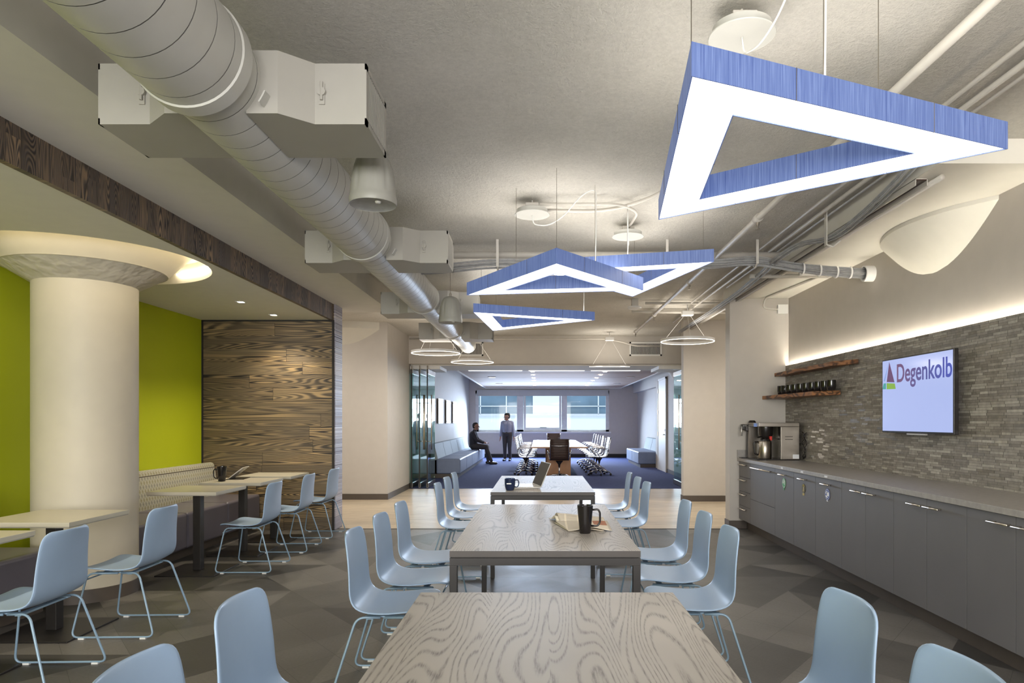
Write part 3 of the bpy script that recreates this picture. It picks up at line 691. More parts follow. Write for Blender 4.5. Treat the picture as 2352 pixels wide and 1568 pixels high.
# ------------------------------------------------------------------ pipes, cables
def run(name, label, cat, path, r, mat='pipe', group=None, n=12, fr=.1):
    return tag(MB().tube(fillet(path, fr), r, n).build(name, mat, smooth=True), label, cat, group)
p = thing('sprinkler_pipe', 'long pale sprinkler pipe running lengthwise right of the pendants', 'pipe', (1.74, 0, 2.985))
MB().tube([(0, -2, 0), (0, 12.6, 0)], .024, 16).build('pipe_run', 'pipe', p, smooth=True)
for Y in (5.45, 7.95, 10.4, 12.4):
    MB().tube([(0, Y-.04, 0), (0, Y+.04, 0)], .034, 16).build('coupling', 'pipe', p, smooth=True)
    h_ = MB().tube([(0, Y, -.02), (0, Y, -.06)], .012, 10); h_.tube([(0, Y, -.06), (0, Y, -.085)], .005); h_.lathe([(.018, -.088), (.018, -.085)], (0, Y, 0), 14); h_.build('sprinkler_head', 'steel', p)
for k, (X, r, y1, w) in enumerate(((2.13, .013, 9.6, 'first'), (2.25, .016, 11.5, 'second'), (2.33, .011, 8.5, 'third'))):
    run('conduit', w+' thin conduit from the left among those along the right ceiling edge', 'conduit', [(X, -2, 3.03), (X, y1, 3.03)], r, group='lengthwise conduits')
u = thing('strut_channel', 'long steel strut rail under the ceiling above the right pier', 'strut rail', (2.46, 4.4, 2.92))
b = MB(); b.box(-.04, -.035, 0, 7, -.035, .01); b.box(.035, .04, 0, 7, -.035, .01); b.box(-.04, .04, 0, 7, .006, .01); b.build('channel', 'pipe', u); rbox(-.034, .034, 0, 7, -.002, .006).build('slot', 'leather', u)
for y in (.6, 2.2, 3.8): MB().tube([(-.02, y, 0), (-.02, y, .02)], .02, 8).build('bolt', 'steel', u); 
run('conduit', 'pale conduit tucked right of the strut rail', 'conduit', [(2.535, 4.3, 2.905), (2.535, 11.4, 2.905)], .018, group='lengthwise conduits')
# transverse cable bundle in hooks
random.seed(3)
tb = thing('cable_bundle', 'grey data cable bundle crossing the ceiling behind the pendants into the right wall', 'cable bundle', (0, 6.5, 0))
for i in range(16):
    a = random.random()*2*PI; rr = .045*math.sqrt(random.random()); dy, dz = rr*math.cos(a), rr*math.sin(a)
    pts = []
    for X, z in ((-2.0, 2.86), (-1.1, 2.80), (-.4, 2.87), (.3, 2.84), (1.2, 2.87), (1.65, 2.86), (2.05, 2.90), (2.4, 2.83), (2.8, 2.79), (3.16, 2.77)):
        pts.append((X, dy+random.uniform(-.008, .008), z+dz+random.uniform(-.006, .006)))
    MB().tube(fillet(pts, .25, 4), .0055, 6).build('cable', 'cable_grey', tb, smooth=True)
for X, z in ((-.4, 2.87), (2.05, 2.90), (1.2, 2.87)):
    b = MB(); b.box(X-.012, X+.012, -.07, -.062, z-.05, CZ-.002); b.tube([(X, -.066, z-.04), (X, 0, z-.075), (X, .07, z-.03)], .008); b.build('hook', 'pipe', tb)
for X, z in ((2.5, 2.815), (2.66, 2.80), (2.82, 2.785), (2.95, 2.78)): MB().lathe([(.056, -.008), (.058, 0), (.056, .008)], n=20, cap0=False, cap1=False, mat=Matrix.Translation((X, 0, z)) @ Matrix.Rotation(PI/2, 4, 'Y')).build('strap', 'white_plastic', tb)
t = tag(MB().lathe([(.062, 0), (.075, 0), (.075, .09), (.062, .09), (.062, 0)], n=32, cap0=False, cap1=False, mat=Matrix.Translation((3.17, 6.5, 2.77)) @ Matrix.Rotation(-PI/2, 4, 'Y')).build('wall_sleeve', 'white_plastic', auto=35), 'white round sleeve in the wall where the cable bundle enters', 'pipe sleeve')
lb = thing('cable_bundle', 'grey cables draped lengthwise along the strut rail toward the right pier', 'cable bundle', (0, 0, 0))
for i in range(9):
    o1, o2 = random.uniform(-.03, .03), random.uniform(-.02, .02)
    pts = [(2.33+o1, 4.1, 3.0+o2), (2.37+o1, 4.8, 2.90+o2), (2.36+o1, 5.5, 2.83+o2), (2.28+o1, 6.0, 2.93+o2), (2.18+o1, 6.35, 2.86+o2), (2.25+o1, 6.8, 2.87+o2), (2.33+o1, 8, 2.87+o2), (2.36+o1, 9.5, 2.87+o2), (2.36+o1, 11.5, 2.87+o2)]
    MB().tube(fillet(pts, .3, 4), .005, 6).build('cable', 'cable_grey', lb, smooth=True)
b = MB(); b.box(2.30, 2.308, 5.48, 5.52, 2.78, CZ-.002); b.tube([(2.304, 5.5, 2.79), (2.36, 5.5, 2.77), (2.42, 5.5, 2.82)], .008); b.build('hook', 'pipe', lb)
run('conduit', 'fat pale conduit crossing above the cable bundle toward the right wall', 'conduit', [(-2.0, 6.75, 2.99), (3.1, 6.75, 2.87)] if False else [(-1.95, 6.72, 3.0), (2.38, 6.72, 3.0)], .035)
run('conduit', 'short conduit with a grey end cap beside the wall sleeve', 'conduit', [(2.2, 7.15, 2.885), (3.02, 7.15, 2.885)], .024)
run('conduit', 'conduit linking the first two round canopies', 'conduit', [(-.02, 5.38, 3.03), (.55, 5.42, 3.03), (.9, 5.0, 3.03), (1.05, 4.0, 3.03), (.88, 2.9, 3.04)], .013, fr=.3)
run('conduit', 'bent conduit dropping to the middle round canopy', 'conduit', [(.0, 5.2, 3.02), (.62, 5.2, 3.02), (.78, 5.4, 3.02), (.764, 5.85, 3.03)], .011, fr=.2)
run('conduit', 'thin conduit across the ceiling just before the header wall', 'conduit', [(-2.6, 13.6, 3.0), (1.3, 13.6, 3.0), (1.6, 13.6, 2.95), (1.9, 13.6, 2.86), (2.4, 13.6, 2.86)], .016, group='crosswise conduits over the hallway')
run('conduit', 'thin conduit across the ceiling at the rightmost ring pendant', 'conduit', [(1.5, 9.7, 3.04), (2.3, 9.7, 3.04), (5, 9.9, 3.04)], .018, group='crosswise conduits over the hallway')
run('conduit', 'second thin conduit beyond the rightmost ring pendant', 'conduit', [(1.4, 10.4, 3.03), (2.4, 10.4, 3.02), (5, 10.4, 3.02)], .022, group='crosswise conduits over the hallway')
run('conduit', 'bent white conduit down to the square box on the right pier', 'conduit', [(3.0, 7.3, 2.917), (2.84, 8.60, 2.917), (2.83, 8.66, 2.80), (3.02, 8.66, 2.785)], .014)
t = thing('junction_box', 'white square junction box high on the right pier', 'junction box', (3.08, 8.70, 2.785)); rbox(-.06, .06, -.05, 0, -.055, .055).build('box', 'white_plastic', t, bevel=.006); rbox(-.063, .063, -.056, -.05, -.058, .058).build('cover', 'white', t, bevel=.002)
t = thing('ceiling_box', 'flat white box under the soffit beside the cable sleeve', 'junction box', (2.86, 7.0, 2.93)); rbox(-.16, .16, -.12, .12, -.05, 0).build('box', 'white_plastic', t, bevel=.004); rbox(.0, .12, -.08, .08, -.053, -.05).build('panel', 'white', t)
tag(B('light_switch', 'white_plastic', 2.408, 2.42, 8.74, 8.82, 1.32, 1.44) if False else B('light_switch', 'white_plastic', 3.19, 3.26, 11.588, 11.6, 1.25, 1.37), 'small white switch plate on the right hallway wall', 'light switch')

# ------------------------------------------------------------------ alcove downlights
for k, (Y, vis) in enumerate(((7.24, 'near visible'), (8.13, 'far visible'))):
    t = thing('downlight', ('first' if k == 0 else 'second')+' square recessed downlight in the alcove soffit, '+('farther from' if k == 0 else 'nearer')+' the plank wall', 'ceiling light', (-3.17, Y, 2.63), 0, 'alcove downlights')
    b = MB(); b.box(-.045, .045, -.045, -.03, -.004, .0); b.box(-.045, .045, .03, .045, -.004, 0); b.box(-.045, -.03, -.03, .03, -.004, 0); b.box(.03, .045, -.03, .03, -.004, 0); b.build('trim', 'white', t)
    rbox(-.03, .03, -.03, .03, -.003, .0).build('lens', 'spot_glow', t)
for Y, e in ((7.24, 34), (8.13, 34), (3.7, 34), (1.8, 30), (0, 30)): spot('alcove_spot', (-3.17, Y, 2.615), e, (1, .87, .66), 115)
for px, py in ((0, 0),):
    pass
# ------------------------------------------------------------------ cove LED over the stone
tag(B('light_strip', 'strip_glow', 3.144, 3.160, -4.2, 8.65, 2.036, 2.042), 'long glowing strip light on top of the stone wall', 'strip light')

# ------------------------------------------------------------------ cabinets and counter
ys = [8.67, 8.21, 7.346, 6.80, 6.267, 5.724, 4.885, 4.048, 3.21, 2.37, 1.53]
def handle(parent, y0, y1, z, nm='handle'):
    b = MB(); b.tube([(-.035, y0, z), (-.035, y1, z)], .006, 10)
    for y in (y0+.03, y1-.03): b.tube([(0, y, z), (-.035, y, z)], .005, 8)
    b.build(nm, 'nickel', parent, smooth=True)
def cabinet(y1, y0, kind, label):
    t = thing('base_cabinet', label, 'cabinet', (2.55, y0, 0), 0, 'grey base cabinets under the counter'); L = y1-y0
    rbox(0, .58, .002, L-.002, .13, .86).build('body', 'cabinet', t); rbox(.08, .12, 0, L, 0, .13).build('toe_kick', 'base_brown', t)
    def front(a, b_, z0, z1, nm): return rbox(-.02, 0, a+.0025, b_-.0025, z0+.002, z1-.002).build(nm, 'cabinet', t, bevel=.001)
    def hh(o, a, b_, z): 
        handle(o, a, b_, z)
    if kind == 'd4':
        for z0, z1 in ((.13, .31), (.31, .49), (.49, .67), (.67, .86)):
            o = front(0, L, z0, z1, 'drawer'); hb = MB(); hb.tube([(-.055, .12, z1-.035), (-.055, L-.08, z1-.035)], .006, 10); hb.tube([(-.02, .15, z1-.035), (-.055, .15, z1-.035)], .005); hb.tube([(-.02, L-.12, z1-.035), (-.055, L-.12, z1-.035)], .005); hb.build('handle', 'nickel', o, smooth=True)
    elif kind == 'd2':
        for z0, z1, hd in ((.13, .43, 0), (.43, .86, 1)):
            o = front(0, L, z0, z1, 'drawer')
            if hd: hb = MB(); hb.tube([(-.055, .08, z1-.045), (-.055, L-.1, z1-.045)], .007, 10); hb.tube([(-.02, .12, z1-.045), (-.055, .12, z1-.045)], .005); hb.tube([(-.02, L-.14, z1-.045), (-.055, L-.14, z1-.045)], .005); hb.build('handle', 'nickel', o, smooth=True)
    else:
        doors = [(0, L, .5)] if kind == 'one' else [(0, L/2, .9), (L/2, L, .1)]
        for a, b_, q in doors:
            o = front(a, b_, .13, .86, 'door'); w = .17
            c_ = (a+b_)/2 if q == .5 else (b_-.10 if q == .9 else a+.10)
            hb = MB(); hb.tube([(-.055, c_-w/2, .81), (-.055, c_+w/2, .81)], .006, 10)
            for yy in (c_-w/2+.025, c_+w/2-.025): hb.tube([(-.02, yy, .81), (-.055, yy, .81)], .005)
            hb.build('handle', 'nickel', o, smooth=True)
    return t
kinds = [('d4', 'narrow four-drawer grey cabinet at the far end against the pier'), ('d2', 'wide two-drawer grey cabinet with one long handle, under the coffee machine'),
         ('one', 'single-door grey cabinet with the green round sticker'), ('one', 'single-door grey cabinet with the black and yellow sticker'), ('one', 'single-door grey cabinet with the blue round sticker'),
         ('two', 'two-door grey cabinet just right of the blue-stickered door'), ('two', 'two-door grey cabinet third from the right edge, below the television'),
         ('two', 'two-door grey cabinet cut by the right edge of the photo')]
for i, (k, l) in enumerate(kinds): cabinet(ys[i], ys[i+1], k, l)
CT = .90
t = thing('countertop', 'long grey laminate countertop over the base cabinets', 'countertop', (2.51, 3.2, 0))
rbox(0, .62, 0, 5.49, .862, CT).build('slab', 'counter', t, bevel=.003); rbox(.0, .62, 5.47, 5.49, CT, 1.0).build('side_splash', 'counter', t)
def disc(parent, nm, y, z, r0, r1, mat, x, sy=1.0, n=32):
    MB().lathe([(r0, 0), (r1, 0)] if r0 > 0 else [(r1, 0), (r1, .0008)], n=n, cap0=r0 <= 0, cap1=r0 <= 0, mat=Matrix.Translation((x, y, z)) @ Matrix.Rotation(-PI/2, 4, 'Y')).build(nm, mat, parent)
M['st_green'] = plain('sticker_green', (.06, .36, .13), .5); M['st_blue'] = plain('sticker_blue', (.09, .14, .42), .5); M['st_black'] = plain('sticker_black', (.02, .02, .015), .5); M['st_yellow'] = plain('sticker_yellow', (.5, .4, .12), .5); M['st_white'] = plain('sticker_white', (.75, .76, .78), .5)
XS = 2.528
for y, z, mats, lab in ((at(1801, 1109, 1)[0], 0, ('st_green', 'st_white'), 'green and white round waste sticker'), (0, 0, ('st_black', 'st_yellow'), 'black and yellow waste sticker'), (0, 0, ('st_blue', 'st_white'), 'blue and white round waste sticker')):
    px, py = {'st_green': (1801, 1109), 'st_black': (1846, 1121), 'st_blue': (1901, 1135)}[mats[0]]
    Y = 2.53*F/(px-VX); Z = EYE-(py-VY)*Y/F
    t = thing('sticker', lab+' on a cabinet door', 'sticker', (XS, Y, Z)); r = .052 if mats[0] != 'st_black' else .045
    disc(t, 'ground', 0, 0, 0, r, mats[0], 0)
    disc(t, 'ring', 0, 0, r*.80, r*.88, mats[1], -.0012)
    if mats[0] == 'st_green':
        b = MB(); b.tube([(-.0014, .5*r*math.cos(a), .1*r+.5*r*math.sin(a)) for a in [-.4+i*.35 for i in range(14)]], .0035, 6); b.tube([(-.0014, .12*r, -.1*r), (-.0014, .12*r, .3*r), (-.0014, -.15*r, .3*r)], .003, 6); b.build('symbol', 'st_white', t)
        rbox(-.0014, -.0006, -.014, .014, -r*1.35, -r*.92).build('caption', 'st_green', t)
    elif mats[0] == 'st_black':
        b = MB(); b.box(-.0016, -.001, -.012, .012, -.028, .016); b.tube([(-.0014, -.022, .018), (-.0014, 0, .034), (-.0014, .022, .018)], .003, 6); b.build('symbol', 'st_yellow', t); rbox(-.0008, 0, -.022, .022, -.068, -.045).build('caption', 'st_yellow', t)
    else:
        b = MB(); 
        for k in range(3):
            a0 = k*2*PI/3+.2; b.tube([(-.0014, .5*r*math.cos(a), .5*r*math.sin(a)) for a in [a0+i*.28 for i in range(6)]], .005, 6)
        b.box(-.0016, -.001, -.011, .011, -.014, .014); b.build('symbol', 'st_white', t); rbox(-.0014, -.0006, -.016, .016, -r*1.2, -r*1.0).build('caption', 'st_white', t)
for px, w in ((1796, 'farthest'), (1842, 'middle'), (1897, 'nearest')):
    Y = 2.51*F/(px-VX); tag(B('label_strip', 'st_white', 2.5085, 2.5105, Y-.03, Y+.03, .872, .889), w+' of three tiny white labels on the counter front edge', 'label', 'tiny labels on the counter edge')

# shelves
def shelf(label, z, pts):
    b = MB(); b.prism(pts, z-.045, z); return tag(b.build('wall_shelf', 'walnut', bevel=.004), label, 'shelf', 'live-edge wall shelves')
def live(a, b_, n, amp):
    out = []
    for i in range(n+1):
        t = i/n; p = Vector(a).lerp(Vector(b_), t); out.append((p.x+amp*math.sin(t*9+1)*(0 < i < n)+amp*.5*math.sin(t*23)*(0 < i < n), p.y))
    return out
shelf('upper live-edge walnut shelf, empty, just under the glowing strip', 1.975, live((2.985, 8.69), (2.97, 6.95), 14, .008)+[(3.12, 6.68), (3.13, 8.69)])
shelf('lower live-edge walnut shelf holding the row of black mugs', 1.685, live((2.83, 8.69), (2.91, 7.30), 14, .008)+[(3.12, 7.08), (3.13, 8.69)])

# mugs
def mug_mesh(t, prof, mat, hr, hz0, hz1, hx, ang=0):
    MB().lathe(prof, n=32, cap1=False).build('cup', mat, t, auto=50)
    ca, sa = math.cos(ang), math.sin(ang)
    pts = [(hr*.9, 0, hz1), (hx*.75+hr*.25, 0, hz1+.004), (hx, 0, hz1-.015), (hx, 0, hz0+.02), (hx*.7+hr*.3, 0, hz0), (hr*.85, 0, hz0)]
    MB().tube([(p[0]*ca, p[0]*sa, p[2]) for p in fillet(pts, .03, 5)], .0055, 8).build('handle', mat, t, smooth=True)
tall = [(.028, 0), (.031, .004), (.036, .06), (.0445, .155), (.042, .155), (.033, .06), (.028, .012), (.001, .012)]
t = thing('mug', 'tall black tapered mug beside the open newspaper on the middle table', 'mug', (.25, 3.77, .75)); mug_mesh(t, tall, 'ceramic', .040, .04, .128, .082)
MB().lathe([(.0415, .142), (.001, .142)], n=28, cap0=False, cap1=False).build('coffee', 'leather', t)
t = thing('mug', 'tall black mug next to the tablet on the cream booth table', 'mug', (-3.27, 7.02, .75)); mug_mesh(t, [(r*1.1, z*.97) for r, z in tall], 'ceramic', .042, .03, .12, .085, PI)
t = thing('mug', 'navy blue mug left of the laptop on the far table', 'mug', (-.267, 6.09, .75))
barrel = [(.032, 0), (.036, .004), (.044, .03), (.0475, .06), (.0475, .108), (.0445, .108), (.044, .03), (.03, .012), (.001, .012)]
mug_mesh(t, barrel, 'navy', .045, .03, .09, .078)
rbox(-.027, .014, -.0480, -.0465, .058, .068).build('printed_mark', 'white_plastic', t)
short = [(.03, 0), (.04, .006), (.047, .035), (.045, .085), (.042, .085), (.043, .03), (.001, .01)]
mk = None
for i in range(10):
    f = i/9; px = 1795+(1909-1795)*(f**1.2); X = 2.93+.085*f; Y = X*F/(px-VX)
    lab = ('leftmost', 'second from the left', 'third from the left', 'fourth from the left', 'fifth from the left', 'fifth from the right', 'fourth from the right', 'third from the right', 'second from the right', 'rightmost')[i]+' of the black mugs on the lower shelf'
    if mk is None:
        mk = thing('mug', lab, 'mug', (X, Y, 1.685), -.4, 'black mugs on the lower shelf'); mug_mesh(mk, short, 'ceramic', .04, .02, .07, .075, PI/2+.6)
        for ch in mk.children: ch.scale = (1.06, 1.06, 1.25)
    else: dup(mk, (X, Y, 1.685), -.4+random.uniform(-.5, .5), lab)

# coffee machine
t = thing('coffee_machine', 'stainless steel coffee brewer at the far end of the counter', 'coffee machine', (2.58, 8.10, CT))
b = MB(); b.box(.28, .50, 0, .42, .004, .40); b.build('body', 'steel', t, bevel=.004)
rbox(.02, .50, 0, .42, .40, .445).build('hood', 'steel', t, bevel=.004); rbox(.02, .28, .38, .42, .004, .40).build('back_panel', 'steel', t); rbox(.0, .50, 0, .42, 0, .014).build('base_plate', 'coffee_black', t)
rbox(.275, .281, .01, .41, .014, .40).build('inner_wall', 'coffee_black', t)
MB().lathe([(.05, .25), (.085, .30), (.085, .40)], (.15, .16, 0), 28).build('brew_basket', 'coffee_black', t, auto=40)
MB().tube([(.15, .16, .29), (.02, .05, .27)], .010).build('basket_handle', 'coffee_black', t); rbox(.02, .022, .08, .20, .40, .44).build('control_panel', 'tv_blue', t)
rbox(.33, .42, -.003, 0, .28, .286).build('vent_slot', 'dark', t); rbox(.33, .42, -.003, 0, .245, .251).build('vent_slot', 'dark', t); rbox(.42, .495, -.003, 0, .02, .07).build('rating_label', 'st_white', t)
MB().tube([(.28, .10, .25), (.20, .08, .25)], .008).build('water_tap', 'nickel', t); rbox(.17, .20, .065, .095, .235, .285).build('tap_lever', 'red', t, bevel=.004)
t = thing('coffee_carafe', 'steel thermal carafe with black lid under the brewer', 'carafe', (2.70, 8.20, CT+.0145))
MB().lathe([(.075, 0), (.08, .01), (.08, .20), (.07, .215)], n=36).build('body', 'steel', t, auto=40); MB().lathe([(.07, .215), (.065, .235), (.03, .245)], n=32).build('lid', 'coffee_black', t, auto=40)
MB().tube(fillet([(-.07, 0, .20), (-.13, 0, .20), (-.12, 0, .06), (-.08, 0, .05)], .04), .011, 8).build('handle', 'coffee_black', t, smooth=True)
t = thing('coffee_maker', 'slim black pod coffee maker left of the steel brewer', 'coffee machine', (2.62, 8.535, CT))
b = MB(); b.prism([(-.02, 0), (.16, 0), (.16, .40), (-.08, .43), (-.09, .36), (-.01, .33)], 0, .10, mat=Matrix(((1, 0, 0, 0), (0, 0, 1, 0), (0, 1, 0, 0), (0, 0, 0, 1)))); b.build('body', 'coffee_black', t, bevel=.01)
MB().tube([(-.09, .02, .40), (-.095, .02, .28)], .012, 8).build('lever', 'silver', t, smooth=True); MB().lathe([(.05, .43), (.045, .46), (.03, .475)], (.05, .05, 0), 24).build('lid', 'coffee_black', t, auto=40); rbox(-.10, .10, 0, .10, 0, .012).build('drip_tray', 'coffee_black', t)
t = thing('power_cord', 'tangled black cords against the stone right of the brewer', 'cord', (3.105, 7.98, CT))
for k in range(4):
    pts = [(random.uniform(-.015, .012), .06+.05*math.sin(i*1.9+k)-.05*k*.3, .02+i*.045+random.uniform(-.01, .01)) for i in range(8)]
    MB().tube(fillet(pts, .05, 4), .005, 6).build('cord', 'coffee_black', t, smooth=True)

# television
t = thing('television', 'wall-mounted television showing a company logo on the stone wall', 'television', (3.03, 5.52, 1.585)); W, H_ = .525, .318
rbox(.0, .035, -W, W, -H_, H_).build('casing', 'coffee_black', t, bevel=.004); rbox(-.001, .001, -W+.012, W-.012, -H_+.016, H_-.010).build('screen', 'tv', t); rbox(.035, .10, -.25, .25, -.2, .2).build('wall_bracket', 'dark', t)
rbox(.0, .02, -.15, .12, -H_-.012, -H_).build('sensor_bar', 'silver', t)
def flat(name, mat, pts, par, x):     # pts in (u,v): u = metres from the left screen edge, v = metres below top edge
    b = MB(); a = [b.bm.verts.new((x, W-p[0], H_-p[1])) for p in pts]; b.bm.faces.new(a); return b.build(name, mat, par, solid=.0006)
flat('logo_triangle', 'tv_purple', [(.105, .03), (.155, .03), (.245, .235), (.09, .225)] if False else [(.128, .025), (.215, .205), (.085, .195)], t, -.0016)
flat('logo_sliver', 'tv_blue', [(.118, .035), (.055, .188), (.03, .185)], t, -.0016)
flat('logo_base', 'tv_green', [(.085, .205), (.22, .215), (.235, .262), (.085, .258)], t, -.0016)
flat('logo_corner', 'tv_teal', [(.03, .205), (.072, .205), (.072, .257), (.012, .255)], t, -.0016)
fc = bpy.data.curves.new('txt', 'FONT'); fc.body = 'Degenkolb'; fc.size = .215; fc.offset = .003; fc.extrude = .0003; fo = bpy.data.objects.new('txt', fc); COL.objects.link(fo)
me = bpy.data.meshes.new_from_object(fo); bpy.data.objects.remove(fo)
xs = [v.co.x for v in me.vertices]; x0, x1 = min(xs), max(xs); sc = (.775)/(x1-x0)
lt = bpy.data.objects.new('lettering', me); COL.objects.link(lt); me.materials.clear(); me.materials.append(M['tv_text']); lt.parent = t
lt.matrix_local = Matrix.Translation((-.0018, W-.255+x0*sc, H_-.205)) @ Matrix(((0, 0, -1, 0), (-1, 0, 0, 0), (0, 1, 0, 0), (0, 0, 0, 1))) @ Matrix.Diagonal((sc, 1.0, 1, 1))

# ------------------------------------------------------------------ booth: benches and tables
def bench_seat(name, label, y0, y1, n):
    t = thing('booth_bench', label, 'bench', (-4.1, y0, 0), 0, 'purple booth benches'); L = (y1-y0)/n
    for i in range(n): rbox(.02, .62, i*L+.003, (i+1)*L-.003, .105, .46).build('seat_module', 'purple', t, bevel=.03, seg=4)
    rbox(.05, .52, .02, y1-y0-.02, 0, .105).build('plinth', 'base_brown', t)
    b = MB(); b.box(-.12, .05, .0, y1-y0, .40, .80); b.build('back_core', 'base_brown', t)
    rows = []
    b = MB(); prof = [(.10, .46), (.10, .50), (.045, .82), (.03, .845), (.0, .855), (-.05, .85), (-.12, .84), (-.12, .46)]
    for x, z in prof: rows.append([(x, 0, z), (x, .03, z), (x, y1-y0-.03, z), (x, y1-y0, z)])
    b.grid(rows); b.bm.faces.new([v for v in [b.bm.verts.new((x, 0, z)) for x, z in prof]]); b.bm.faces.new([b.bm.verts.new((x, y1-y0, z)) for x, z in prof])
    b.build('backrest', 'pattern', t, auto=30)
    return t
bench_seat('b', 'purple booth bench with patterned back, between the column and the plank wall', 5.87, 8.50, 3)
bench_seat('b', 'purple booth bench cut by the left edge, in front of the column', 1.4, 4.94, 3)
tp = None
for (X, Y, lab) in ((-3.16, 3.56, 'cream booth table corner nearest the camera at the left edge'), (-3.17, 4.46, 'cream booth table just in front of the column'), (-3.12, 6.24, 'cream booth table reflecting green, first beyond the column'), (-3.10, 7.13, 'cream booth table holding the black mug and tablet'), (-3.08, 7.91, 'cream booth table farthest back by the plank wall')):
    if tp is None:
        tp = thing('cafe_table', lab, 'table', (X, Y, 0), 0, 'cream booth tables')
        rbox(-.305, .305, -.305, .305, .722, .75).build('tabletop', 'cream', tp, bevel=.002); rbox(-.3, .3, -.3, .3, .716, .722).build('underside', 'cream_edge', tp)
        rbox(-.035, .035, -.035, .035, .012, .716).build('post', 'black_metal', tp, bevel=.004); rbox(-.26, .26, -.26, .26, 0, .012).build('base_plate', 'black_metal', tp, bevel=.003)
        rbox(-.12, .12, -.12, .12, .706, .716).build('mounting_plate', 'black_metal', tp)
    else: dup(tp, (X, Y, 0), 0, lab)
# tablet
t = thing('tablet', 'silver tablet propped on a thin keyboard on the booth table', 'tablet', (-3.30, 7.3, .75), .15)
rbox(-.02, .16, -.13, .13, 0, .006).build('keyboard', 'coffee_black', t, bevel=.002)
T = Matrix.Translation((0, 0, .008)) @ Matrix.Rotation(math.radians(52), 4, 'Y')
MB().box(-.19, 0, -.125, .125, -.004, .004, mat=T @ Matrix.Rotation(PI, 4, 'Z') if False else Matrix.Translation((.0, 0, .008)) @ Matrix.Rotation(math.radians(-38), 4, 'Y') @ Matrix.Translation((.19, 0, 0))).build('slab', 'silver', t, bevel=.002)
MB().lathe([(.013, 0), (.013, .0008)], n=20, mat=Matrix.Translation((.0, 0, .008)) @ Matrix.Rotation(math.radians(-38), 4, 'Y') @ Matrix.Translation((.09, 0, -.0052))).build('back_mark', 'coffee_black', t)

# ------------------------------------------------------------------ dining tables
def big_table(y0, y1, label):
    t = thing('dining_table', label, 'table', (.025, (y0+y1)/2, 0), 0, 'grey oak tables'); L = (y1-y0)/2; W = .455
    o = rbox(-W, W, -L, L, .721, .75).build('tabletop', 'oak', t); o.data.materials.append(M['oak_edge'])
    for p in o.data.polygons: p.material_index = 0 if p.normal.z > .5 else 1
    b = MB()
    b.box(-W, W, -L, -L+.035, .681, .716); b.box(-W, W, L-.035, L, .681, .716); b.box(-W, -W+.035, -L+.035, L-.035, .681, .716); b.box(W-.035, W, -L+.035, L-.035, .681, .716); b.build('apron', 'bronze', t)
    rbox(-W+.01, W-.01, -L+.01, L-.01, .716, .721).build('spacer', 'dark', t)
    for sx in (-1, 1):
        for sy in (-1, 1): rbox(min(sx*W, sx*(W-.036)), max(sx*W, sx*(W-.036)), min(sy*L, sy*(L-.036)), max(sy*L, sy*(L-.036)), 0, .681).build('leg', 'bronze', t, bevel=.002)
    return t
big_table(.63, 2.467, 'large grey oak table cut by the bottom edge, nearest the camera')
big_table(3.25, 5.07, 'middle grey oak table holding the tall mug and newspaper')
big_table(5.93, 7.70, 'farthest grey oak table holding the laptop and navy mug')

# ------------------------------------------------------------------ blue sled chairs
def make_chair(label, loc, rz, group):
    t = thing('dining_chair', label, 'chair', loc, rz, group)
    prof = [(-.228, .805), (-.222, .79), (-.214, .765), (-.203, .72), (-.19, .65), (-.18, .58), (-.175, .53), (-.168, .49), (-.15, .452), (-.12, .430), (-.075, .418), (-.02, .414), (.05, .416), (.12, .424), (.17, .430), (.205, .429), (.225, .422), (.238, .410)]
    P = [Vector((a, 0, b)) for a, b in prof]; d = [0]
    for a, b in zip(P, P[1:]): d.append(d[-1]+(b-a).length)
    L = d[-1]; rows = []; nt = 14
    for i, p in enumerate(P):
        s = d[i]/L
        w = .19+.03*min(1, s/.45) if s < .45 else .22+.005*math.sin((s-.45)*PI/.55)
        r = .055
        if d[i] < r: w = w-r+math.sqrt(max(0, r*r-(r-d[i])**2)) if d[i] > 0 else w-r*.95
        e = L-d[i]
        if e < r: w = w-r+math.sqrt(max(0, r*r-(r-e)**2)) if e > 0 else w-r*.8
        back = max(0, 1-s/.5); seat = max(0, (s-.55)/.45)
        row = []
        for k in range(nt+1):
            u = -1+2*k/nt; row.append((p.x+.030*back*u*u+.0*u, w*u, p.z+.012*(1-back)*u*u*(1 if s > .4 else s/.4)))
        rows.append(row)
    MB().grid(rows).build('seat_shell', 'chair_blue', t, smooth=True, solid=.011, sub=1)
    for s in (-1, 1):
        path = [(.0, s*.185, .400), (.185, s*.195, .402), (.255, s*.245, .012), (-.255, s*.245, .012), (-.135, s*.195, .405), (-.02, s*.185, .400)]
        lg = MB().tube(fillet(path, .045, 6), .0062, 10).build('sled_leg', 'chair_tube', t, smooth=True)
        for x in (-.19, .19): rbox(x-.018, x+.018, s*.245-.009, s*.245+.009, 0, .010).build('glide', 'clear', lg)
    MB().tube([(.200, -.203, .36), (.200, .203, .36)], .005, 8).build('crossbar', 'chair_tube', t, smooth=True)
    b = MB(); b.box(-.10, .15, -.17, -.15, .397, .405); b.box(-.10, .15, .15, .17, .397, .405); b.box(-.09, -.06, -.19, .19, .393, .403); b.box(.09, .12, -.19, .19, .393, .403); b.build('seat_support', 'chair_tube', t)
    return t
GL, GR, GB = 'blue chairs left of the oak tables', 'blue chairs right of the oak tables', 'blue chairs along the booth tables'
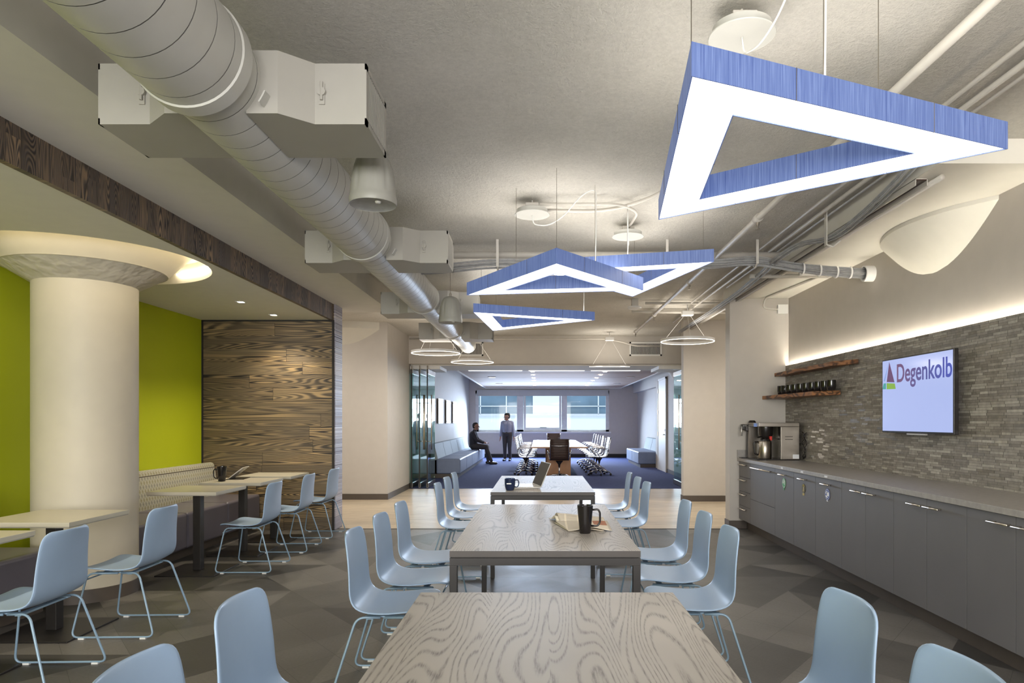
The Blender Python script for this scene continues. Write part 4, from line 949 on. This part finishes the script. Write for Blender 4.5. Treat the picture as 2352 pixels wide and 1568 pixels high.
CH = [(-.76, 1.60, 0, GL, 'pale blue chair in the lower left foreground, only its rounded back showing'),
      (-.765, 2.19, 0, GL, 'pale blue chair left of the nearest oak table, back cut by the bottom edge'),
      (-.77, 3.55, 0, GL, 'pale blue chair at left side of middle oak table, nearest of its three'),
      (-.77, 4.13, 0, GL, 'pale blue chair at left side of middle oak table, centre of its three'),
      (-.77, 4.73, 0, GL, 'pale blue chair at left side of middle oak table, farthest of its three'),
      (-.73, 6.19, 0, GL, 'pale blue chair at left side of farthest oak table, nearest of its three'),
      (-.735, 6.83, 0, GL, 'pale blue chair at left side of farthest oak table, centre of its three'),
      (-.735, 7.42, 0, GL, 'pale blue chair at left side of farthest oak table, farthest of its three'),
      (.80, 1.60, PI, GR, 'pale blue chair in the lower right corner, only its rounded back showing'),
      (.80, 2.19, PI, GR, 'pale blue chair right of the nearest oak table, back cut by bottom edge'),
      (.81, 3.61, PI, GR, 'pale blue chair at right side of middle oak table, nearest of its three'),
      (.82, 4.20, PI, GR, 'pale blue chair at right side of middle oak table, centre of its three'),
      (.835, 4.82, PI, GR, 'pale blue chair at right side of middle oak table, farthest of its three'),
      (.79, 6.28, PI, GR, 'pale blue chair at right side of farthest oak table, nearest of its three'),
      (.785, 6.84, PI, GR, 'pale blue chair at right side of farthest oak table, centre of its three'),
      (.78, 7.46, PI, GR, 'pale blue chair at right side of farthest oak table, farthest of its three'),
      (-2.69, 3.60, PI, GB, 'pale blue chair at lower left facing the cut-off booth table'),
      (-2.69, 4.53, PI, GB, 'pale blue chair in front of the round column'),
      (-2.66, 6.36, PI, GB, 'pale blue booth chair at the green-reflecting table beyond the column'),
      (-2.66, 7.31, PI, GB, 'pale blue booth chair at the table with the tablet'),
      (-2.65, 8.17, PI, GB, 'pale blue booth chair nearest the end of the plank wall')]
ch0 = None
random.seed(11)
for X, Y, rz, gp, lab in CH:
    rz += random.uniform(-.03, .03)
    if ch0 is None: ch0 = make_chair(lab, (X, Y, 0), rz, gp)
    else: dup(ch0, (X, Y, 0), rz, lab, gp)

# laptop on far table
hx, hy = .008, 6.24; ang = math.atan2(.37, -.088)-PI/2
t = thing('laptop', 'open laptop with dark screen beside the navy mug', 'laptop', (hx, hy, .75), ang)
rbox(-.25, 0, 0, .36, .002, .016).build('base', 'silver', t, bevel=.003); b = MB()
for i in range(12):
    for j in range(5): b.box(-.21+j*.03, -.187+j*.03, .02+i*.0272, .043+i*.0272, .016, .0175)
b.build('keyboard', 'coffee_black', t)
T = Matrix.Translation((0, 0, .014)) @ Matrix.Rotation(math.radians(23), 4, 'Y')
MB().box(0, .007, 0, .36, 0, .235, mat=T).build('lid', 'silver', t, bevel=.002); MB().box(-.0012, 0, .008, .352, .01, .228, mat=T).build('screen', 'screen_off', t)
# newspaper
t = thing('newspaper', 'open folded newspaper lying under the tall black mug', 'newspaper', (.16, 3.82, .75))
def sheet(nm, mat, x0, x1, y0, y1, zf, n=14, z0=0):
    rows = []
    for i in range(n+1):
        v = i/n; rows.append([(x0(v)+(x1(v)-x0(v))*k/n, y0+(y1-y0)*v, zf(k/n, v)+z0) for k in range(n+1)])
    MB().grid(rows).build(nm, mat, t, smooth=True, solid=.0012)
def m_news():
    g = G('newsprint'); x, y, z = g.sep(g.coord())
    ln = g.math('GREATER_THAN', g.math('FRACT', g.math('MULTIPLY', y, 90)), .5); col = g.math('LESS_THAN', g.math('FRACT', g.math('MULTIPLY', x, 13)), .85)
    blk = g.white(g.comb(g.math('FLOOR', g.math('MULTIPLY', x, 13)), g.math('FLOOR', g.math('MULTIPLY', y, 7)), 0))
    txt = g.mix(g.math('MULTIPLY', g.math('MULTIPLY', ln, col), g.math('GREATER_THAN', blk, .25)), (.70, .62, .5), (.36, .32, .27))
    c = g.mix(g.math('GREATER_THAN', blk, .95), txt, (.38, .15, .08)); c = g.mix(g.math('LESS_THAN', blk, .1), c, (.12, .12, .1))
    return g.fin(c, .8)
M['news'] = m_news()
def bul(a, h, c=.0): return lambda u, v: .004+h*math.exp(-((u-a)/.16)**2)*(1-v*.35)
sheet('page', 'news', lambda v: -.0-.07*v, lambda v: .245+.0*v, .0, .30, lambda u, v: .006+.018*math.sin(u*PI)**2*(1-v)+.012*v)
sheet('page', 'paper', lambda v: .0-.075*v, lambda v: .20, .01, .32, lambda u, v: .003+.010*math.sin(u*PI)**2)
sheet('page', 'news', lambda v: -.04-.05*v, lambda v: .235-.02*v, .28, .53, lambda u, v: .006+.05*math.exp(-((v-.35)/.28)**2)*(1-.55*u))
sheet('page', 'paper', lambda v: -.055-.05*v, lambda v: .22-.02*v, .27, .51, lambda u, v: .003+.038*math.exp(-((v-.35)/.26)**2)*(1-.55*u))

# ------------------------------------------------------------------ conference room furniture
t = thing('conference_table', 'long glossy orange-brown conference table behind the oak tables', 'table', (.465, 19.1, 0))
rbox(-.67, .67, -2.9, 2.9, .715, .75).build('tabletop', 'conf_wood', t, bevel=.004); rbox(-.29, .30, -2.2, -2.15, 0, .715).build('base_panel', 'conf_wood', t); rbox(-.29, .3, 2.15, 2.2, 0, .715).build('base_panel', 'conf_wood', t); rbox(-.06, .06, -2.15, 2.15, .1, .715).build('spine', 'conf_wood', t)
def m_rib(name, c, dark):
    g = G(name); u, v, w = g.sep(g.coord('UV')); f = g.math('FRACT', g.math('MULTIPLY', v, 24))
    col = g.ramp(f, [(0, dark), (.28, c), (.8, c), (.95, dark)]); return g.fin(col, .4)
M['rib_light'] = m_rib('ribbed_mesh_light', (.36, .39, .46), (.02, .025, .05)); M['rib_dark'] = m_rib('ribbed_leather_brown', (.055, .03, .022), (.015, .01, .008))
def office_chair(label, loc, rz, mat, group=None):
    t = thing('office_chair', label, 'office chair', loc, rz, group)
    prof = fillet([(-.26, 0, .95), (-.20, 0, .62), (-.16, 0, .47), (-.02, 0, .455), (.24, 0, .475), (.27, 0, .455)], .09, 7)
    d = [0]
    for a, b in zip(prof, prof[1:]): d.append(d[-1]+(b-a).length)
    # resample evenly
    N = 96; pts = []
    for i in range(N+1):
        s = d[-1]*i/N; j = max(k for k in range(len(d)) if d[k] <= s+1e-9); j = min(j, len(d)-2); f = (s-d[j])/(d[j+1]-d[j]); pts.append(prof[j].lerp(prof[j+1], f))
    b = MB(); uv = b.bm.loops.layers.uv.new('UVMap'); rows = []
    for i, p in enumerate(pts):
        rib = .006*abs(math.sin(PI*24*i/N)); rows.append([b.bm.verts.new((p.x+rib*.6, -.21+.42*k/4, p.z+rib)) for k in range(5)])
    for i in range(N):
        for k in range(4):
            fc_ = b.bm.faces.new((rows[i][k], rows[i][k+1], rows[i+1][k+1], rows[i+1][k]))
            for lp, (ii, kk) in zip(fc_.loops, ((i, k), (i, k+1), (i+1, k+1), (i+1, k))): lp[uv].uv = (kk/4, ii/N)
    b.build('sling', mat, t, smooth=True, solid=.012)
    for s in (-1, 1):
        MB().tube([(p.x, s*.215, p.z) for p in pts[::6]], .011, 8).build('side_rail', 'chrome', t, smooth=True)
        MB().tube(fillet([(-.19, s*.22, .60), (-.19, s*.27, .67), (.10, s*.275, .68), (.14, s*.27, .62), (.02, s*.22, .46)], .05), .010, 8).build('armrest', 'chrome', t, smooth=True)
    MB().tube([(-.225, -.21, .80), (-.255, 0, .79), (-.225, .21, .80)], .010, 8).build('back_bar', 'chrome', t, smooth=True)
    MB().lathe([(.02, .30), (.03, .36), (.09, .44)], n=20).build('tilt_housing', 'coffee_black', t, auto=40); MB().tube([(0, 0, .10), (0, 0, .32)], .016, 12).build('gas_lift', 'chrome', t, smooth=True)
    bs = MB()
    for k in range(5):
        a = 2*PI*k/5+.3; bs.tube([(0, 0, .12), (.14*math.cos(a), .14*math.sin(a), .115), (.29*math.cos(a), .29*math.sin(a), .07)], .018, 8, rad=[.026, .02, .013])
    bo = bs.build('star_base', 'chrome', t, smooth=True)
    for k in range(5):
        a = 2*PI*k/5+.3; c_ = Vector((.29*math.cos(a), .29*math.sin(a), .028)); dv = Vector((-math.sin(a), math.cos(a), 0))
        MB().tube([c_-dv*.02, c_+dv*.02], .028, 14).build('caster', 'coffee_black', bo, auto=40)
    return t
o1 = None; ordw = ('nearest', 'second', 'third', 'fourth', 'fifth', 'sixth', 'farthest')
for i in range(7):
    Y = 17.25+i*.80; lab = ordw[i]+' pale ribbed office chair along the right side of the conference table'
    if o1 is None: o1 = office_chair(lab, (1.50, Y, 0), PI+.08, 'rib_light', 'office chairs right of the conference table')
    else: dup(o1, (1.50, Y, 0), PI+random.uniform(-.12, .12), lab)
for i in range(6):
    dup(o1, (-.36, 17.25+i*.92, 0), random.uniform(-.12, .12), ('nearest', 'second', 'third', 'fourth', 'fifth', 'farthest')[i]+' pale ribbed office chair along the left side of the conference table', 'office chairs left of the conference table')
oc = office_chair('dark brown ribbed office chair at the near head of the conference table', (.45, 15.85, 0), PI/2, 'rib_dark', 'dark head chairs')
dup(oc, (.46, 22.5, 0), -PI/2, 'dark brown ribbed office chair at the window end of the conference table')

def lounge(label, x_wall, x_front, y0, y1, n):
    s = 1 if x_front > x_wall else -1
    t = thing('lounge_bench', label, 'bench', (x_wall, y0, 0)); L = (y1-y0)/n; D = abs(x_front-x_wall)
    def bx(a, b_, *r, **k): return rbox(min(s*a, s*b_), max(s*a, s*b_), *r)
    for i in range(n):
        bx(.17, D, i*L+.006, (i+1)*L-.006, .10, .46).build('seat_module', 'blueseat', t, bevel=.035, seg=3)
        b = MB(); poly = [(.03, .40), (.21, .44), (.12, .82), (.03, .83)]
        b.prism([(s*p[0], p[1]) for p in poly], i*L+.006, (i+1)*L-.006, mat=Matrix(((1, 0, 0, 0), (0, 0, 1, 0), (0, 1, 0, 0), (0, 0, 0, 1)))); b.build('back_cushion', 'greyseat', t, bevel=.02, seg=3)
    bx(.0, .05, 0, y1-y0, 0, .80).build('back_frame', 'base_brown', t); bx(.05, D-.06, .01, y1-y0-.01, 0, .10).build('plinth', 'base_brown', t)
    return t
lounge('long blue-grey upholstered bench along the left conference room wall', -2.645, -1.90, 16.3, 23.5, 5)
lounge('short two-seat blue-grey upholstered bench right of the conference table', 3.655, 2.88, 19.97, 22.7, 2)

# ------------------------------------------------------------------ people
def blob(name, segs, mat, parent, voxel=.008, smooth=4):
    b = MB()
    for p0, p1, r0, r1 in segs:
        p0, p1 = Vector(p0), Vector(p1); d = p1-p0; L = d.length
        q = Vector((0, 0, 1)).rotation_difference(d.normalized()) if L > 1e-6 else Vector((0, 0, 1)).rotation_difference(Vector((0, 0, 1)))
        Mx = Matrix.Translation(p0) @ q.to_matrix().to_4x4(); prof = []
        for k in range(6): a = -PI/2+k*PI/2/5; prof.append((max(.0004, r0*math.cos(a)), r0*math.sin(a)))
        for k in range(6): a = k*PI/2/5; prof.append((max(.0004, r1*math.cos(a)), L+r1*math.sin(a)))
        b.lathe(prof, n=16, mat=Mx)
    o = b.build(name, mat, parent, smooth=True)
    m = o.modifiers.new('r', 'REMESH'); m.mode = 'VOXEL'; m.voxel_size = voxel; m.use_smooth_shade = True
    m = o.modifiers.new('s', 'SMOOTH'); m.iterations = smooth; m.factor = .5
    return o
def hand(wr, d, side, curl):
    # palm, four unequal bent fingers, a thumb off the side
    wr, d, side = Vector(wr), Vector(d).normalized(), Vector(side).normalized(); nrm = d.cross(side).normalized()*curl
    out = [(wr, wr+d*.05, .022, .026)]
    for k in range(4): out.append((wr+d*.02+side*(k-1.5)*.014, wr+d*.085+side*(k-1.5)*.021, .013, .011))
    for k, L in enumerate((.062, .075, .070, .055)):
        b = wr+d*.085+side*(k-1.5)*.021; m = b+d*L*.5+nrm*.008; e = m+d*L*.42+nrm*.022
        out += [(b, m, .0095, .0085), (m, e, .0085, .007)]
    th = wr+d*.028-side*.026; out += [(th, th+d*.035-side*.022, .012, .010), (th+d*.035-side*.022, th+d*.065-side*.026+nrm*.01, .010, .008)]
    return out
def head(c, fwd, R=1.0):
    c, fwd = Vector(c), Vector(fwd).normalized(); up = Vector((0, 0, 1)); rt = fwd.cross(up).normalized()
    s = [(c-fwd*.012+up*.03, c+fwd*.012+up*.035, .088*R, .084*R), (c+fwd*.022-up*.02, c+fwd*.035-up*.065, .068*R, .042*R), (c+fwd*.078-up*.072, c+fwd*.06-up*.085, .022, .024),
         (c+fwd*.092+up*.01, c+fwd*.112-up*.022, .009, .014), (c+fwd*.085-up*.052-rt*.014, c+fwd*.085-up*.052+rt*.014, .0105, .0105),
         (c+fwd*.080+up*.028-rt*.045, c+fwd*.080+up*.028+rt*.045, .014, .014)]
    for k in (-1, 1): s.append((c+rt*k*.084+up*.015-fwd*.005, c+rt*k*.09-up*.022-fwd*.0, .014, .010))
    return s
def eyes(parent, c, fwd):
    c, fwd = Vector(c), Vector(fwd).normalized(); up = Vector((0, 0, 1)); rt = fwd.cross(up).normalized()
    for k in (-1, 1):
        p = c+fwd*.083+rt*k*.03+up*.008; MB().lathe([(.0005, -.008), (.0056, -.0056), (.008, 0), (.0056, .0056), (.0005, .008)], p, 10).build('eye', 'hair', parent, smooth=True)
# standing person
t = thing('person', 'person standing by the window in a pale grey-blue shirt and dark trousers', 'person', (-1.11, 23.3, 0), math.radians(-12))
hc = (-.01, -.02, 1.50); fw = (-.75, -.65, -.12)
LH, RH = (.235, -.02, .80), (-.24, -.03, .79)
body = head(hc, fw)+[((0, 0, 1.32), (-.005, -.01, 1.44), .058, .052), ((-.12, 0, 1.30), (.12, 0, 1.30), .062, .062), ((0, 0, 1.24), (0, 0, 1.0), .10, .09), ((-.05, 0, .9), (.05, 0, .9), .085, .085)]
for s in (-1, 1):
    body += [((s*.17, 0, 1.30), (s*.205, .01, 1.05), .046, .038), ((s*.205, .01, 1.05), (s*.235, -.03, .82), .038, .026), ((s*.085, 0, .86), (s*.085, -.01, .46), .082, .054), ((s*.085, -.01, .46), (s*.09, .02, .08), .052, .034), ((s*.09, .03, .05), (s*.105, -.12, .035), .035, .03)]
    body += hand((s*.235, -.03, .82), (s*.02, -.06, -1), (0, -s, 0), s)
blob('body', body, 'skin', t, .007)
blob('shirt', [((-.14, 0, 1.31), (.14, 0, 1.31), .068, .068), ((0, .0, 1.33), (0, 0, 1.37), .075, .062), ((-.06, 0, 1.24), (-.05, 0, .94), .125, .105), ((.06, 0, 1.24), (.05, 0, .94), .125, .105)]+[x for s in (-1, 1) for x in (((s*.17, 0, 1.30), (s*.208, .01, 1.05), .062, .054), ((s*.208, .01, 1.05), (s*.232, -.025, .86), .054, .040))], 'shirt_light', t)
blob('trousers', [((-.06, 0, .93), (.06, 0, .93), .115, .115)]+[x for s in (-1, 1) for x in (((s*.085, 0, .88), (s*.085, -.01, .47), .098, .070), ((s*.085, -.01, .47), (s*.09, .02, .10), .068, .052))], 'trouser', t)
for s in (-1, 1): blob('shoe', [((s*.09, .05, .045), (s*.105, -.13, .035), .045, .038)], 'coffee_black', t, .006)
f3 = Vector(fw).normalized(); h0 = Vector(hc)
blob('hair', [(h0-f3*.03+Vector((0, 0, .045)), h0+f3*.015+Vector((0, 0, .062)), .092, .078), (h0-f3*.045, h0-f3*.035+Vector((0, 0, .03)), .075, .085)], 'hair', t, .006); eyes(t, hc, fw)
# seated person
t = thing('person', 'person in dark clothes seated on the far end of the left bench', 'person', (-2.05, 21.6, 0), 0)
hc = (.03, 0, 1.185); fw = (1, -.15, 0)
body = head(hc, fw)+[((-.03, 0, 1.0), (.01, 0, 1.12), .058, .052), ((-.04, -.12, .98), (-.04, .12, .98), .062, .062), ((-.05, 0, .93), (-.06, 0, .66), .10, .09), ((-.05, -.05, .56), (-.05, .05, .56), .09, .09)]
for s in (-1, 1):
    y = s*.10; fx = .60 if s < 0 else .48
    body += [((-.04, s*.17, .98), (.07, s*.21, .76), .046, .038), ((.07, s*.21, .76), (.29, s*.10, .68), .038, .026), ((-.03, y, .56), (.36, y*1.2, .535), .082, .056), ((.36, y*1.2, .53), (fx-.08, y*1.3, .09), .052, .034), ((fx-.10, y*1.3, .05), (fx+.07, y*1.4, .035), .035, .03)]
    body += hand((.29, s*.10, .68), (1, -s*.15, -.25), (0, 1 if s > 0 else -1, 0), 1 if s > 0 else -1)
blob('body', body, 'skin', t, .007)
blob('jacket', [((-.04, -.14, .99), (-.04, .14, .99), .068, .068), ((-.03, 0, 1.0), (-.01, 0, 1.06), .08, .062), ((-.05, -.06, .93), (-.05, -.05, .60), .125, .12), ((-.05, .06, .93), (-.05, .05, .60), .125, .12)]+[x for s in (-1, 1) for x in (((-.04, s*.17, .98), (.07, s*.212, .76), .064, .056), ((.07, s*.212, .76), (.26, s*.115, .685), .054, .042))], 'cloth_dark', t)
blob('trousers', [((-.05, -.06, .57), (-.05, .06, .57), .118, .118)]+[x for s in (-1, 1) for x in (((-.03, s*.10, .565), (.36, s*.12, .54), .098, .074), ((.36, s*.12, .54), ((.52 if s < 0 else .40), s*.13, .12), .07, .052))], 'trouser', t)
for s in (-1, 1): fx = .60 if s < 0 else .48; blob('shoe', [((fx-.12, s*.13, .045), (fx+.08, s*.14, .036), .044, .038)], 'coffee_black', t, .006)
h0 = Vector(hc); f3 = Vector(fw).normalized()
blob('hair', [(h0-f3*.03+Vector((0, 0, .045)), h0+f3*.0+Vector((0, 0, .058)), .089, .078), (h0-f3*.045, h0-f3*.035+Vector((0, 0, .03)), .072, .082)], 'hair', t, .006); eyes(t, hc, fw)

# ------------------------------------------------------------------ lamps' own light, window daylight, added fill
for X in (-.18, 1.62):
    for Y in (17.5, 20, 22.8): spot('cloud_spot', (X, Y, 2.58), 40, (1, .93, .85), 110)
for c in rings: area('ring_light', (c.x, c.y, c.z-.03), .7, 9, (1, .92, .8)); area('ring_light', (c.x, c.y, c.z+.03), .7, 2.5, (1, .92, .8), rot=(PI, 0, 0))
area('hall_fill', (-4.6, 10.4, CZ-.03), 1.2, 26, (1, .92, .82), sy=.2); area('hall_fill', (4.6, 10.4, CZ-.03), 1.2, 28, (1, .92, .82), sy=.2)  # fill added out of view at both hall ends; no fixtures there
area('rear_fill', (-.5, -4.2, 1.8), 6.0, 230, (1, .97, .93), rot=(PI/2, 0, 0), sy=2.0)  # added room fill, set before the unseen rear openings
area('window_daylight', (.09, 25.42, 1.65), 4.6, 190, (.62, .77, 1), rot=(-PI/2+.5, 0, 0), sy=1.2, spread=2.3)
